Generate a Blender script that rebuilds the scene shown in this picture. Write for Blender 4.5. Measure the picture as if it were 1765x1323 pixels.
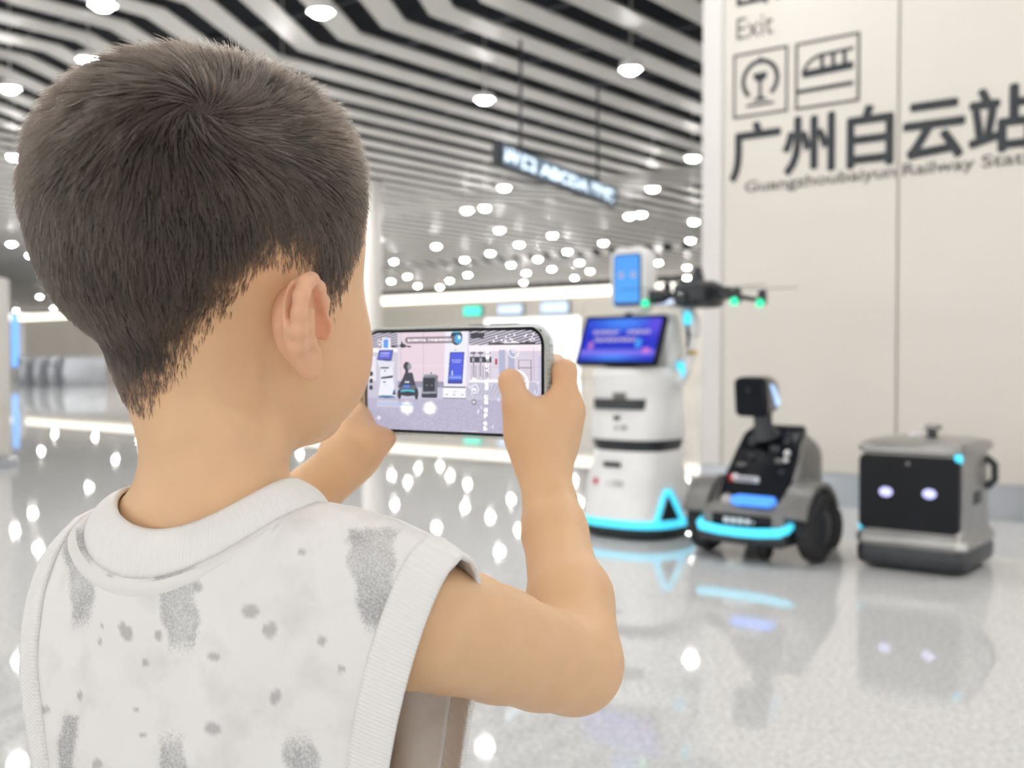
import bpy, bmesh, math, random
import numpy as np
from mathutils import Vector, Matrix

for o in list(bpy.data.objects):
    bpy.data.objects.remove(o, do_unlink=True)
SC = bpy.context.scene
COL = SC.collection
random.seed(7)
RNG = np.random.default_rng(11)

# ------------------------------------------------------------------ camera, world, exposure
FPX, CX, CY, HOR = 1850.0, 882.5, 661.5, 617.0
CAMZ = 0.97
PITCH = math.atan((CY - HOR) / FPX)
cam_d = bpy.data.cameras.new('camera')
cam_d.sensor_fit = 'HORIZONTAL'
cam_d.sensor_width = 36.0
cam_d.lens = 36.0 * FPX / 1765.0
cam_d.clip_start = 0.02
cam_d.clip_end = 400
cam_d.dof.use_dof = True
cam_d.dof.focus_distance = 0.60
cam_d.dof.aperture_fstop = 9.0
cam = bpy.data.objects.new('camera', cam_d)
cam.location = (0, 0, CAMZ)
cam.rotation_euler = (math.pi / 2 - PITCH, 0, 0)
COL.objects.link(cam)
SC.camera = cam

world = bpy.data.worlds.new('hall_ambience')
SC.world = world
world.use_nodes = True
_bg = world.node_tree.nodes['Background']
_bg.inputs[0].default_value = (1.0, 0.985, 0.965, 1)
_bg.inputs[1].default_value = 2.7

SC.view_settings.view_transform = 'Standard'
SC.view_settings.look = 'None'
SC.view_settings.gamma = 1.0
SC.view_settings.use_curve_mapping = False
SC.view_settings.exposure = 0.43
LAMP_STRENGTH = 215.0

# ------------------------------------------------------------------ pixel helpers (a pixel gives a direction only)
_F = np.array([0, math.cos(PITCH), -math.sin(PITCH)])
_U = np.array([0, math.sin(PITCH), math.cos(PITCH)])
_X = np.array([1.0, 0, 0])
CAMP = np.array([0, 0, CAMZ])
def ray(px, py):
    return _F + _X * (px - CX) / FPX + _U * (CY - py) / FPX
def Q(px, py, d):
    r = ray(px, py)
    return CAMP + r * (d / r[1])
def ground(px, py, z=0.0):
    r = ray(px, py)
    return CAMP + r * ((z - CAMZ) / r[2])
def proj(P):
    v = np.asarray(P, float) - CAMP
    zc = v @ _F
    return np.stack([CX + FPX * (v @ _X) / zc, CY - FPX * (v @ _U) / zc], -1)

WD = np.array([0.785, -0.619, 0.0])      # along the right-hand wall
ND = np.array([0.619, 0.785, 0.0])       # into that wall
UP = np.array([0, 0, 1.0])
WALL_N = float(ground(1415, 868) @ ND)
def wallpt(px, py, n=None):
    r = ray(px, py)
    t = ((WALL_N if n is None else n) - CAMP @ ND) / (r @ ND)
    p = CAMP + r * t
    return float(p @ WD), float(p[2])
def wn(w, n, z=0.0):
    return WD * w + ND * n + UP * z
HALL_ROT = math.atan2(WD[1], WD[0])      # rotation that maps local x to WD, local y to ND

# ------------------------------------------------------------------ object helpers
def tag(o, label=None, cat=None, group=None, kind=None):
    if label: o['label'] = label
    if cat: o['category'] = cat
    if group: o['group'] = group
    if kind: o['kind'] = kind
    return o
def empty(name, loc=(0, 0, 0), rz=0.0):
    o = bpy.data.objects.new(name, None)
    o.empty_display_size = 0.1
    o.location = tuple(loc)
    o.rotation_euler = (0, 0, rz)
    COL.objects.link(o)
    return o
def mesh_data(name, verts, faces, mat=None, smooth=True):
    me = bpy.data.meshes.new(name)
    me.from_pydata([tuple(map(float, v)) for v in verts], [], [tuple(map(int, f)) for f in faces])
    if mat: me.materials.append(mat)
    if smooth:
        me.polygons.foreach_set('use_smooth', [True] * len(me.polygons))
    me.update()
    return me
def link(name, me, parent=None, loc=None, rz=None):
    o = bpy.data.objects.new(name, me)
    COL.objects.link(o)
    if parent: o.parent = parent
    if loc is not None: o.location = tuple(loc)
    if rz is not None: o.rotation_euler = (0, 0, rz)
    return o
def auto_smooth(bm, ang=35):
    for f in bm.faces: f.smooth = True
    ca = math.radians(ang)
    for e in bm.edges:
        if len(e.link_faces) == 2:
            e.smooth = e.calc_face_angle(0) < ca
        else:
            e.smooth = False
def bm_data(name, bm, mat, ang=35):
    bmesh.ops.recalc_face_normals(bm, faces=bm.faces[:])
    auto_smooth(bm, ang)
    me = bpy.data.meshes.new(name)
    bm.to_mesh(me)
    bm.free()
    if mat: me.materials.append(mat)
    return me
def obj(name, bm, mat, parent=None, loc=None, rz=None, ang=35):
    return link(name, bm_data(name, bm, mat, ang), parent, loc, rz)

def add_box(bm, c, s, bev=0.0, seg=2, rot=None):
    r = bmesh.ops.create_cube(bm, size=1.0)
    vs = r['verts']
    M = Matrix.Translation(Vector(c))
    if rot is not None: M = M @ rot
    bmesh.ops.transform(bm, matrix=M @ Matrix.Diagonal((s[0], s[1], s[2], 1)), verts=vs)
    if bev > 0:
        es = set()
        for v in vs: es.update(v.link_edges)
        bmesh.ops.bevel(bm, geom=list(es), offset=bev, segments=seg, profile=0.5, affect='EDGES')
    return bm
def box(c, s, bev=0.0, seg=2, rot=None):
    return add_box(bmesh.new(), c, s, bev, seg, rot)
def add_loft(bm, secs, cap=True, closed=True):
    rows = [[bm.verts.new(tuple(map(float, p))) for p in s] for s in secs]
    n = len(rows[0])
    m = n if closed else n - 1
    for a, b in zip(rows[:-1], rows[1:]):
        for i in range(m):
            j = (i + 1) % n
            bm.faces.new((a[i], a[j], b[j], b[i]))
    if cap and closed:
        bm.faces.new(rows[0][::-1])
        bm.faces.new(rows[-1])
    return bm
def loft(secs, cap=True, closed=True):
    return add_loft(bmesh.new(), secs, cap, closed)
def rrect(hx, hy, r, k=5):
    pts = []
    for cx, cy, a0 in ((hx - r, hy - r, 0), (-hx + r, hy - r, 90), (-hx + r, -hy + r, 180), (hx - r, -hy + r, 270)):
        for i in range(k + 1):
            a = math.radians(a0 + 90.0 * i / k)
            pts.append((cx + r * math.cos(a), cy + r * math.sin(a)))
    return pts
def sell(hx, hy, p=2.0, n=40):
    out = []
    for i in range(n):
        a = 2 * math.pi * i / n
        c, s = math.cos(a), math.sin(a)
        out.append((hx * math.copysign(abs(c) ** (2 / p), c), hy * math.copysign(abs(s) ** (2 / p), s)))
    return out
def at_z(loop, z, dx=0, dy=0):
    return [(x + dx, y + dy, z) for x, y in loop]
def add_tube(bm, pts, rad, n=10, cap=True):
    pts = [np.asarray(p, float) for p in pts]
    if not hasattr(rad, '__len__'): rad = [rad] * len(pts)
    t0 = pts[1] - pts[0]
    t0 = t0 / np.linalg.norm(t0)
    ref = np.array([0, 0, 1.0]) if abs(t0[2]) < 0.9 else np.array([1.0, 0, 0])
    u = np.cross(t0, ref); u /= np.linalg.norm(u)
    secs = []
    for i, p in enumerate(pts):
        a = pts[max(i - 1, 0)]; b = pts[min(i + 1, len(pts) - 1)]
        t = (b - a) / np.linalg.norm(b - a)
        u = u - t * (u @ t); u /= np.linalg.norm(u)
        v = np.cross(t, u)
        secs.append([p + rad[i] * (math.cos(2 * math.pi * k / n) * u + math.sin(2 * math.pi * k / n) * v) for k in range(n)])
    return add_loft(bm, secs, cap)
def tube(pts, rad, n=10, cap=True):
    return add_tube(bmesh.new(), pts, rad, n, cap)
def add_lathe(bm, prof, n=32, c=(0, 0, 0), axis='z'):
    secs = []
    for r, z in prof:
        s = []
        for k in range(n):
            a = 2 * math.pi * k / n
            x, y = r * math.cos(a), r * math.sin(a)
            if axis == 'z': p = (x, y, z)
            elif axis == 'x': p = (z, x, y)
            else: p = (y, z, x)
            s.append((p[0] + c[0], p[1] + c[1], p[2] + c[2]))
        secs.append(s)
    return add_loft(bm, secs, True)
def lathe(prof, n=32, c=(0, 0, 0), axis='z'):
    return add_lathe(bmesh.new(), prof, n, c, axis)
def add_ell(bm, c, r, u=20, v=12, rot=None):
    q = bmesh.ops.create_uvsphere(bm, u_segments=u, v_segments=v, radius=1.0)
    M = Matrix.Translation(Vector(c))
    if rot is not None: M = M @ rot
    bmesh.ops.transform(bm, matrix=M @ Matrix.Diagonal((r[0], r[1], r[2], 1)), verts=q['verts'])
    return bm
def ell(c, r, u=20, v=12, rot=None):
    return add_ell(bmesh.new(), c, r, u, v, rot)
def extrude_poly(bm, pts, y0, y1):
    """polygon given in x,z, extruded from y0 to y1"""
    return add_loft(bm, [[(x, y0, z) for x, z in pts], [(x, y1, z) for x, z in pts]], True)

def text_geo(s, spacing=1.0, offset=0.0):
    """outline of a line of text in the built-in font, as verts and faces in x,y"""
    cu = bpy.data.curves.new('t', 'FONT')
    cu.body = s
    cu.size = 1.0
    cu.space_character = spacing
    cu.offset = offset
    cu.resolution_u = 4
    o = bpy.data.objects.new('t', cu)
    COL.objects.link(o)
    dg = bpy.context.evaluated_depsgraph_get()
    dg.update()
    me = bpy.data.meshes.new_from_object(o.evaluated_get(dg))
    V = np.array([v.co[:] for v in me.vertices]).reshape(-1, 3)
    Fs = [tuple(p.vertices) for p in me.polygons]
    bpy.data.objects.remove(o, do_unlink=True)
    bpy.data.curves.remove(cu)
    bpy.data.meshes.remove(me)
    return V, Fs
def text_obj(name, s, mat, parent, x0, x1, z0, z1, y=0.0, offset=0.0, spacing=1.0, fn=None, em_box=False, bold=0):
    """text fitted to the box x0..x1, z0..z1 of its parent, facing local -y (or through fn)"""
    V, Fs = text_geo(s, spacing, offset)
    if len(V) == 0: return None
    mn, mx = V.min(0), V.max(0)
    if em_box:
        mn = np.array([0, -0.12, 0]); mx = np.array([len(s) * spacing, 0.88, 0])
    X = x0 + (V[:, 0] - mn[0]) / (mx[0] - mn[0]) * (x1 - x0)
    Z = z0 + (V[:, 1] - mn[1]) / (mx[1] - mn[1]) * (z1 - z0)
    P = np.stack([X, np.full(len(X), y), Z], 1)
    if fn: P = np.array([fn(*p) for p in P])
    if bold:                                     # heavier strokes: shifted copies of the outline
        e = bold * (x1 - x0) / len(s)
        PP, FF = [], []
        for k, (dx, dz) in enumerate(((0, 0), (e, 0), (-e, 0), (0, e), (0, -e), (e * .7, e * .7), (-e * .7, e * .7), (e * .7, -e * .7), (-e * .7, -e * .7))):
            PP.append(P + np.array([dx, -.00005 * k, dz])); FF += [tuple(i + k * len(P) for i in f) for f in Fs]
        P, Fs = np.concatenate(PP), FF
    return link(name, mesh_data(name, P, Fs, mat, False), parent)

# ------------------------------------------------------------------ materials
def mat(name, col, rough=0.5, metal=0.0, spec=0.5, emit=None, estr=0.0, coat=0.0, sub=0.0, trans=0.0, ior=1.45, alpha=1.0):
    m = bpy.data.materials.new(name)
    m.use_nodes = True
    b = m.node_tree.nodes['Principled BSDF']
    b.inputs['Base Color'].default_value = (*col, 1)
    b.inputs['Roughness'].default_value = rough
    b.inputs['Metallic'].default_value = metal
    b.inputs['Specular IOR Level'].default_value = spec
    b.inputs['Coat Weight'].default_value = coat
    b.inputs['Coat Roughness'].default_value = 0.08
    b.inputs['IOR'].default_value = ior
    b.inputs['Transmission Weight'].default_value = trans
    b.inputs['Alpha'].default_value = alpha
    if sub:
        b.inputs['Subsurface Weight'].default_value = sub
        b.inputs['Subsurface Radius'].default_value = (1.0, 0.45, 0.25)
        b.inputs['Subsurface Scale'].default_value = 0.006
    if emit:
        b.inputs['Emission Color'].default_value = (*emit, 1)
        b.inputs['Emission Strength'].default_value = estr
    return m
def nd(m, t, **kw):
    n = m.node_tree.nodes.new(t)
    for k, v in kw.items():
        if k in n.inputs: n.inputs[k].default_value = v
        else: setattr(n, k, v)
    return n
def ln(m, a, b): m.node_tree.links.new(a, b)
def bsdf(m): return m.node_tree.nodes['Principled BSDF']
def noisy(m, c1, c2, scale=20, detail=4, bump=0.0, bscale=None, coord='Object'):
    """two-colour noise on the base colour, with an optional fine bump"""
    tc = nd(m, 'ShaderNodeTexCoord')
    nz = nd(m, 'ShaderNodeTexNoise')
    nz.inputs['Scale'].default_value = scale
    nz.inputs['Detail'].default_value = detail
    ln(m, tc.outputs[coord], nz.inputs['Vector'])
    cr = nd(m, 'ShaderNodeValToRGB')
    cr.color_ramp.elements[0].position = 0.35
    cr.color_ramp.elements[1].position = 0.65
    cr.color_ramp.elements[0].color = (*c1, 1)
    cr.color_ramp.elements[1].color = (*c2, 1)
    ln(m, nz.outputs['Fac'], cr.inputs['Fac'])
    ln(m, cr.outputs['Color'], bsdf(m).inputs['Base Color'])
    if bump:
        n2 = nd(m, 'ShaderNodeTexNoise')
        n2.inputs['Scale'].default_value = bscale or scale * 4
        ln(m, tc.outputs[coord], n2.inputs['Vector'])
        bp = nd(m, 'ShaderNodeBump')
        bp.inputs['Strength'].default_value = bump
        bp.inputs['Distance'].default_value = 0.002
        ln(m, n2.outputs['Fac'], bp.inputs['Height'])
        ln(m, bp.outputs['Normal'], bsdf(m).inputs['Normal'])
    return m

M = {}
M['white'] = noisy(mat('white_plastic', (.8, .8, .8), .3), (.77, .77, .77), (.82, .82, .81), 6)
M['silver'] = noisy(mat('silver_shell', (.3, .3, .29), .3, .6), (.29, .285, .275), (.35, .345, .335), 5)
M['grey'] = noisy(mat('grey_shell', (.3, .3, .3), .4, .3), (.15, .147, .143), (.19, .186, .18), 8)
M['dark'] = noisy(mat('dark_plastic', (.02, .023, .028), .4), (.016, .019, .024), (.028, .031, .036), 15)
M['black_gloss'] = noisy(mat('black_glass', (.008, .009, .012), .22, spec=.12), (.007, .008, .011), (.011, .012, .016), 3)
M['rubber'] = noisy(mat('tyre_rubber', (.02, .02, .022), .8), (.016, .016, .018), (.03, .03, .032), 40, bump=.2)
M['cyan'] = mat('cyan_light', (.05, .5, .7), .4, emit=(.07, .60, .85), estr=.85)
M['blue_led'] = mat('blue_light', (.05, .2, .7), .4, emit=(.06, .26, .95), estr=.95)
M['pale_led'] = mat('pale_blue_light', (.4, .55, .8), .4, emit=(.36, .56, .95), estr=.75)
M['lilac_led'] = mat('lilac_light', (.5, .5, .9), .4, emit=(.46, .48, .85), estr=.75)
M['green_led'] = mat('green_light', (.02, .6, .25), .4, emit=(.02, .75, .36), estr=1.0)
M['gold'] = mat('brass', (.6, .42, .15), .35, .8)
M['red'] = mat('red_print', (.6, .03, .03), .5)
M['grey_print'] = mat('grey_print', (.35, .35, .36), .5)
M['light_print'] = mat('light_print', (.75, .76, .78), .5)
M['lens'] = mat('lens_glass', (.01, .012, .018), .03, coat=1.0)

# terrazzo floor
m = mat('terrazzo', (.62, .62, .6), .03, spec=.5)
tc = nd(m, 'ShaderNodeTexCoord')
n1 = nd(m, 'ShaderNodeTexNoise', Scale=62.0, Detail=6.0, Roughness=.8)
n2 = nd(m, 'ShaderNodeTexVoronoi', Scale=75.0)
n3 = nd(m, 'ShaderNodeTexNoise', Scale=1.3, Detail=3.0)
for n in (n1, n2, n3): ln(m, tc.outputs['Object'], n.inputs['Vector'])
r1 = nd(m, 'ShaderNodeValToRGB')
r1.color_ramp.elements[0].position = .33; r1.color_ramp.elements[0].color = (.40, .41, .41, 1)
r1.color_ramp.elements[1].position = .58; r1.color_ramp.elements[1].color = (.79, .795, .785, 1)
e = r1.color_ramp.elements.new(.72); e.color = (.87, .87, .85, 1)
ln(m, n1.outputs['Fac'], r1.inputs['Fac'])
mx = nd(m, 'ShaderNodeMix', data_type='RGBA', blend_type='MULTIPLY')
mx.inputs['Factor'].default_value = .15
ln(m, r1.outputs['Color'], mx.inputs['A']); ln(m, n2.outputs['Color'], mx.inputs['B'])
bw = nd(m, 'ShaderNodeHueSaturation'); bw.inputs['Saturation'].default_value = .12
ln(m, mx.outputs['Result'], bw.inputs['Color'])
mx2 = nd(m, 'ShaderNodeMix', data_type='RGBA', blend_type='MULTIPLY')
mx2.inputs['Factor'].default_value = .06
ln(m, bw.outputs['Color'], mx2.inputs['A']); ln(m, n3.outputs['Fac'], mx2.inputs['B'])
ln(m, mx2.outputs['Result'], bsdf(m).inputs['Base Color'])
M['floor'] = m

M['wall'] = noisy(mat('cream_panel', (.7, .66, .6), .35), (.635, .60, .545), (.66, .625, .57), .7)
M['wall_edge'] = noisy(mat('pale_panel', (.74, .72, .68), .35), (.65, .635, .605), (.67, .655, .625), .9)
M['joint'] = mat('joint_sealant', (.36, .32, .26), .7)
M['skirting'] = noisy(mat('grey_skirting', (.42, .44, .47), .3, .3), (.40, .42, .45), (.45, .47, .5), 3)
M['slat'] = noisy(mat('ceiling_slat', (.74, .715, .68), .45), (.62, .60, .565), (.66, .64, .605), .8)
M['void'] = noisy(mat('ceiling_void', (.012, .015, .022), .9), (.008, .010, .016), (.02, .024, .032), .6)
M['rail'] = mat('carrier_rail', (.09, .1, .12), .5, .3)
M['farwall'] = noisy(mat('far_wall', (.62, .58, .52), .5), (.82, .77, .69), (.86, .81, .73), .3)
M['column'] = noisy(mat('column_cladding', (.74, .72, .68), .35), (.58, .56, .525), (.62, .60, .565), .5)
M['cove'] = mat('cove_light', (.9, .85, .75), .5, emit=(1.0, .92, .78), estr=1.7)
M['lightbox'] = mat('white_lightbox', (.9, .9, .9), .5, emit=(.93, .97, 1.0), estr=.95)
M['bluebox'] = mat('blue_lightbox', (.6, .7, .9), .5, emit=(.62, .76, 1.0), estr=.62)
M['bluedisp'] = mat('blue_display', (.2, .4, .8), .5, emit=(.16, .42, .95), estr=1.0)
M['exitgreen'] = mat('exit_sign_green', (.05, .6, .45), .5, emit=(.10, .80, .58), estr=1.0)
M['lamp'] = mat('lamp_lens', (1, 1, 1), .5, emit=(1.0, .985, .96), estr=LAMP_STRENGTH)
M['lampring'] = mat('lamp_housing', (.7, .7, .69), .4)
M['ink'] = noisy(mat('dark_lettering', (.022, .026, .032), .5), (.018, .022, .028), (.03, .034, .04), 8)
M['ink_thin'] = mat('grey_lettering', (.06, .06, .055), .5)
M['signtext'] = mat('sign_glow', (.6, .7, .8), .5, emit=(.70, .86, 1.0), estr=.95)
M['signframe'] = mat('sign_frame', (.015, .02, .027), .4)
# ------------------------------------------------------------------ the setting
CEIL = 4.96
bm = bmesh.new()
add_box(bm, (0, 50, -0.05), (260, 240, 0.1))
tag(obj('floor', bm, M['floor']), 'polished pale grey speckled terrazzo floor of the concourse', 'floor', kind='structure')

ceiling = obj('ceiling', box((-40, 20, CEIL + .9), (150, 90, .1)), M['void'], None, (0, 0, 0), HALL_ROT)
tag(ceiling, 'dark ceiling void behind rows of pale zigzag slats', 'ceiling', kind='structure')
PITCHW = 0.77
def zig(n):
    """sideways shift of a slat at n"""
    xs = [-12, 5.2, 6.1, 7.3, 9.3, 20, 22, 33, 35, 60]
    ys = [0, 0, -.35, -.35, -1.55, -1.55, -.3, -.3, -1.5, -1.5]
    return float(np.interp(n, xs, ys))
npts = [-11.5, 5.2, 6.1, 7.3, 9.3, 20, 22, 33, 35, 45.6]
secs = []
for n in npts:
    w = zig(n); hw = .19
    secs.append([(w - hw, n, CEIL), (w + hw, n, CEIL), (w + hw, n, CEIL + .03), (w - hw, n, CEIL + .03)])
slat_me = bm_data('slat', loft(secs), M['slat'])
for i in range(140):
    link('slat', slat_me, ceiling, (5.5 - i * PITCHW, 0, 0))
rail_me = bm_data('carrier_rail', box((0, 0, 0), (104, .07, .12)), M['rail'])
for i in range(16):
    link('carrier_rail', rail_me, ceiling, (-45, -3 + i * 1.7, CEIL + .3))

# right-hand wall of cream panels
w_end, _ = wallpt(1208, 600)
w_a, _ = wallpt(1247, 600)
w_b, _ = wallpt(1548, 500)
w_c = w_b + (w_b - w_a) * 1.0
w_d = w_c + (w_b - w_a) * 1.4
SK = 0.215
wall_r = obj('wall_right', box(((w_end + w_d) / 2 + .03, WALL_N + 2.0, CEIL / 2), (w_d - w_end - .06, 3.96, CEIL - .04)), M['joint'], None, (0, 0, 0), HALL_ROT)
tag(wall_r, 'cream panelled wall carrying black station lettering', 'wall', kind='structure')
for (a, b, mm, bev) in ((w_end, w_a, 'wall_edge', .05), (w_a, w_b, 'wall', .006), (w_b, w_c, 'wall', .006), (w_c, w_d, 'wall', .006)):
    g = .007
    if bev > .01:
        r2 = [(x + (a + b) / 2, y + WALL_N + .03) for x, y in rrect((b - a) / 2 - g / 2, .05, .03)]
        bmp = loft([at_z(r2, SK), at_z(r2, CEIL - .02)])
    else:
        bmp = box(((a + b) / 2, WALL_N + .0, (SK + CEIL - .02) / 2), (b - a - g * 1.6, .04, CEIL - .02 - SK), .004, 1)
    link('panel', bm_data('panel', bmp, M[mm]), wall_r)
link('skirting', bm_data('skirting', box(((w_end + w_d) / 2, WALL_N + .005, SK / 2), (w_d - w_end, .045, SK), .004, 1), M['skirting']), wall_r)

YF = WALL_N - .0215
def WX(px, py): return wallpt(px, py, YF)
def wall_text(s, mname, x0, x1, z0, z1, offset=0.0, spacing=1.0, em_box=False, bold=0):
    return text_obj('lettering', s, M[mname], wall_r, x0, x1, z0, z1, YF - .001, offset, spacing, em_box=em_box, bold=bold)
em = (WX(1727, 225)[0] - WX(1302, 255)[0]) / 4
x_first = WX(1302, 255)[0] - em / 2
zb = WX(1495, 290)[1]
ems = WX(1495, 182)[1] - zb
wall_text('广州白云站', 'ink', x_first, x_first + 5 * em, zb, zb + ems * 1.02, em_box=True, bold=.031)
a0 = WX(1284, 330)[0]; a1 = WX(1544, 300)[0]
zt0 = WX(1562, 303)[1]; cap = WX(1562, 283)[1] - zt0
wall_text('Guangzhoubaiyun', 'ink_thin', a0, a1, zt0 - .32 * cap, zt0 + 1.05 * cap, .012)
b0 = WX(1556, 300)[0]; b1 = WX(1680, 290)[0]
wall_text('Railway', 'ink_thin', b0, b1, zt0 - .32 * cap, zt0 + 1.05 * cap, .012)
c0 = WX(1692, 290)[0]
wall_text('Station', 'ink_thin', c0, c0 + (b1 - b0) * .98, zt0, zt0 + 1.05 * cap, .012)
wall_text('Exit', 'ink_thin', WX(1270, 50)[0], WX(1333, 50)[0], WX(1270, 70)[1], WX(1270, 33)[1], .0)
d0 = WX(1264, 5)[0]; d1 = WX(1330, 5)[0]
zb2 = WX(1268, 14)[1]
wall_text('出口', 'ink', d0, d0 + 2 * (d1 - d0), zb2 - .02, zb2 + (d1 - d0) * .98, em_box=True, bold=.014)

# icons (railway emblem and train) in square frames
def icon_bar(bm, x0, z0, x1, z1, t):
    d = np.array([x1 - x0, z1 - z0]); L = np.linalg.norm(d); d /= L
    nn = np.array([-d[1], d[0]]) * t / 2
    p = [(x0 + nn[0], z0 + nn[1]), (x1 + nn[0], z1 + nn[1]), (x1 - nn[0], z1 - nn[1]), (x0 - nn[0], z0 - nn[1])]
    extrude_poly(bm, p, YF - .002, YF)
def icon_path(bm, pts, t):
    for a, b in zip(pts[:-1], pts[1:]): icon_bar(bm, a[0], a[1], b[0], b[1], t)
def frame(bm, x0, x1, z0, z1, t):
    icon_bar(bm, x0 - t / 2, z0, x1 + t / 2, z0, t); icon_bar(bm, x0 - t / 2, z1, x1 + t / 2, z1, t)
    icon_bar(bm, x0, z0, x0, z1, t); icon_bar(bm, x1, z0, x1, z1, t)
bm = bmesh.new()
x0, x1 = WX(1266, 150)[0], WX(1356, 140)[0]
z1 = WX(1356, 80)[1]; z0 = WX(1356, 190)[1]
S = x1 - x0
frame(bm, x0, x1, z0, z1, .016)
cx, cz = (x0 + x1) / 2, (z0 + z1) / 2 + .02
arc = [(cx + .125 * math.cos(math.radians(a)), cz + .128 * math.sin(math.radians(a))) for a in range(-50, 231, 10)]
icon_path(bm, arc, .032)
extrude_poly(bm, [(cx - .03, cz + .12), (cx, cz + .165), (cx + .03, cz + .12)], YF - .002, YF)
extrude_poly(bm, [(cx - .052, cz + .05), (cx + .052, cz + .05), (cx + .045, cz + .005), (cx + .012, cz - .012), (cx + .012, cz - .11), (cx + .06, cz - .14), (cx - .06, cz - .14), (cx - .012, cz - .11), (cx - .012, cz - .012), (cx - .045, cz + .005)], YF - .002, YF)
icon_bar(bm, cx - .1, cz - .165, cx + .1, cz - .165, .018)
obj('railway_emblem', bm, M['ink'], wall_r, ang=1)
bm = bmesh.new()
x0, x1 = WX(1373, 130)[0], WX(1480, 110)[0]
z1 = WX(1480, 57)[1]; z0 = WX(1480, 172)[1]
frame(bm, x0, x1, z0, z1, .017)
W_ = x1 - x0; H_ = z1 - z0
def ip(u, v): return (x0 + u * W_, z0 + v * H_)
icon_path(bm, [ip(.1, .52), ip(.15, .63), ip(.24, .72), ip(.38, .77), ip(.92, .79)], .022)
icon_path(bm, [ip(.1, .52), ip(.92, .54)], .05)
for u in (.42, .6, .78): icon_path(bm, [ip(u, .53), ip(u, .78)], .026)
icon_path(bm, [ip(.0, .26), ip(.92, .27)], .028)
obj('train_emblem', bm, M['ink'], wall_r, ang=1)

# far wall with a light cove, lit panels and an exit sign
FW = 46.0
far = obj('wall_back', box((-50, FW + .25, 2.1), (120, .5, 4.2)), M['farwall'], None, (0, 0, 0), HALL_ROT)
tag(far, 'distant beige hall wall under a warm light cove', 'wall', kind='structure')
link('light_cove', bm_data('light_cove', box((-50, FW + .1, 4.45), (120, .4, .42), .03), M['cove']), far)
for k in range(24):
    wq = -104 + k * 4.4
    link('wall_panel', bm_data('wall_panel', box((wq, FW - .02, 1.95), (4.3, .06, 3.9), .01, 1), M['farwall']), far)
wl_ = obj('wall_left', box((-108, 14, 2.45), (.5, 64, 4.9)), M['farwall'], None, (0, 0, 0), HALL_ROT)
tag(wl_, 'distant beige wall closing the hall on the left', 'wall', kind='structure')
def far_thing(name, label, cat, px0, px1, py0, py1, mface, n=FW - .12, depth=.14, frame_m='signframe'):
    a, zt = wallpt(px0, py0, n); b, zl = wallpt(px1, py1, n)
    zl = max(zl, .02)
    t = empty(name, tuple(wn((a + b) / 2, n, zl)), HALL_ROT)
    tag(t, label, cat)
    h = zt - zl; w = abs(b - a)
    link('housing', bm_data('housing', box((0, 0, h / 2), (w, depth, h), .02, 1), M[frame_m]), t)
    link('light_face', bm_data('light_face', box((0, -depth / 2 - .004, h / 2), (w - .1, .012, h - .1), .003, 1), M[mface]), t)
    return t
far_thing('advert_lightbox', 'tall bright white lightbox on the distant wall, under two pale blue panels', 'lightbox', 836, 1002, 548, 668, 'lightbox', frame_m='white')
far_thing('blue_lightbox', 'pale blue lit panel above the white lightbox, nearer the exit sign', 'lightbox', 858, 903, 524, 542, 'bluebox', FW - .12)
far_thing('blue_lightbox', 'pale blue lit panel above the white lightbox, nearer the white robot', 'lightbox', 932, 982, 519, 540, 'bluebox', FW - .12)
ex = far_thing('exit_sign', 'green glowing emergency exit sign on the distant wall', 'sign', 799, 832, 527, 545, 'exitgreen', FW - .12)
far_thing('blue_lightbox', 'pale blue lit panel high on the distant wall behind the drone', 'lightbox', 1126, 1176, 510, 526, 'bluebox', FW - .12)

# standing blue display and columns on the left
t = empty('blue_display', tuple(ground(28, 656)), HALL_ROT)
tag(t, 'tall narrow display stand glowing blue behind the cream totem', 'display')
kx = ground(28, 656)[1] / FPX
link('stand', bm_data('stand', box((0, .1, 1.2), (28 * kx, .25, 2.4), .03, 1), M['white']), t)
link('screen', bm_data('screen', box((0, -.035, 1.75), (24 * kx, .03, 2.3), .01, 1), M['bluedisp']), t)

def column(px, py, r, label, z1=CEIL):
    g = ground(px, py)
    t = empty('round_column', tuple(g))
    tag(t, label, 'column', kind='structure')
    link('cladding', bm_data('cladding', lathe([(r, .12), (r, z1 - .01)], 40), M['column']), t)
    link('base_ring', bm_data('base_ring', lathe([(r + .03, 0), (r + .03, .11), (r + .01, .12)], 40), M['skirting']), t)
    link('head_ring', bm_data('head_ring', lathe([(r + .01, z1 - .12), (r + .05, z1 - .1), (r + .05, z1 - .012)], 40), M['column']), t)
g = ground(-24, 806)
t = empty('info_totem', tuple(g), HALL_ROT)
tag(t, 'cream information totem standing beside the tall blue display', 'totem')
link('cabinet', bm_data('cabinet', box((-.25, .1, .88), (.62, .22, 1.6), .03), M['column']), t)
link('plinth', bm_data('plinth', box((-.25, .1, .04), (.7, .3, .08), .01), M['skirting']), t)
link('panel', bm_data('panel', box((-.25, -.015, .95), (.5, .012, 1.3), .004), M['wall_edge']), t)
column(642, 690, .22, 'pale slim round column behind the smartphone')

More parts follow.
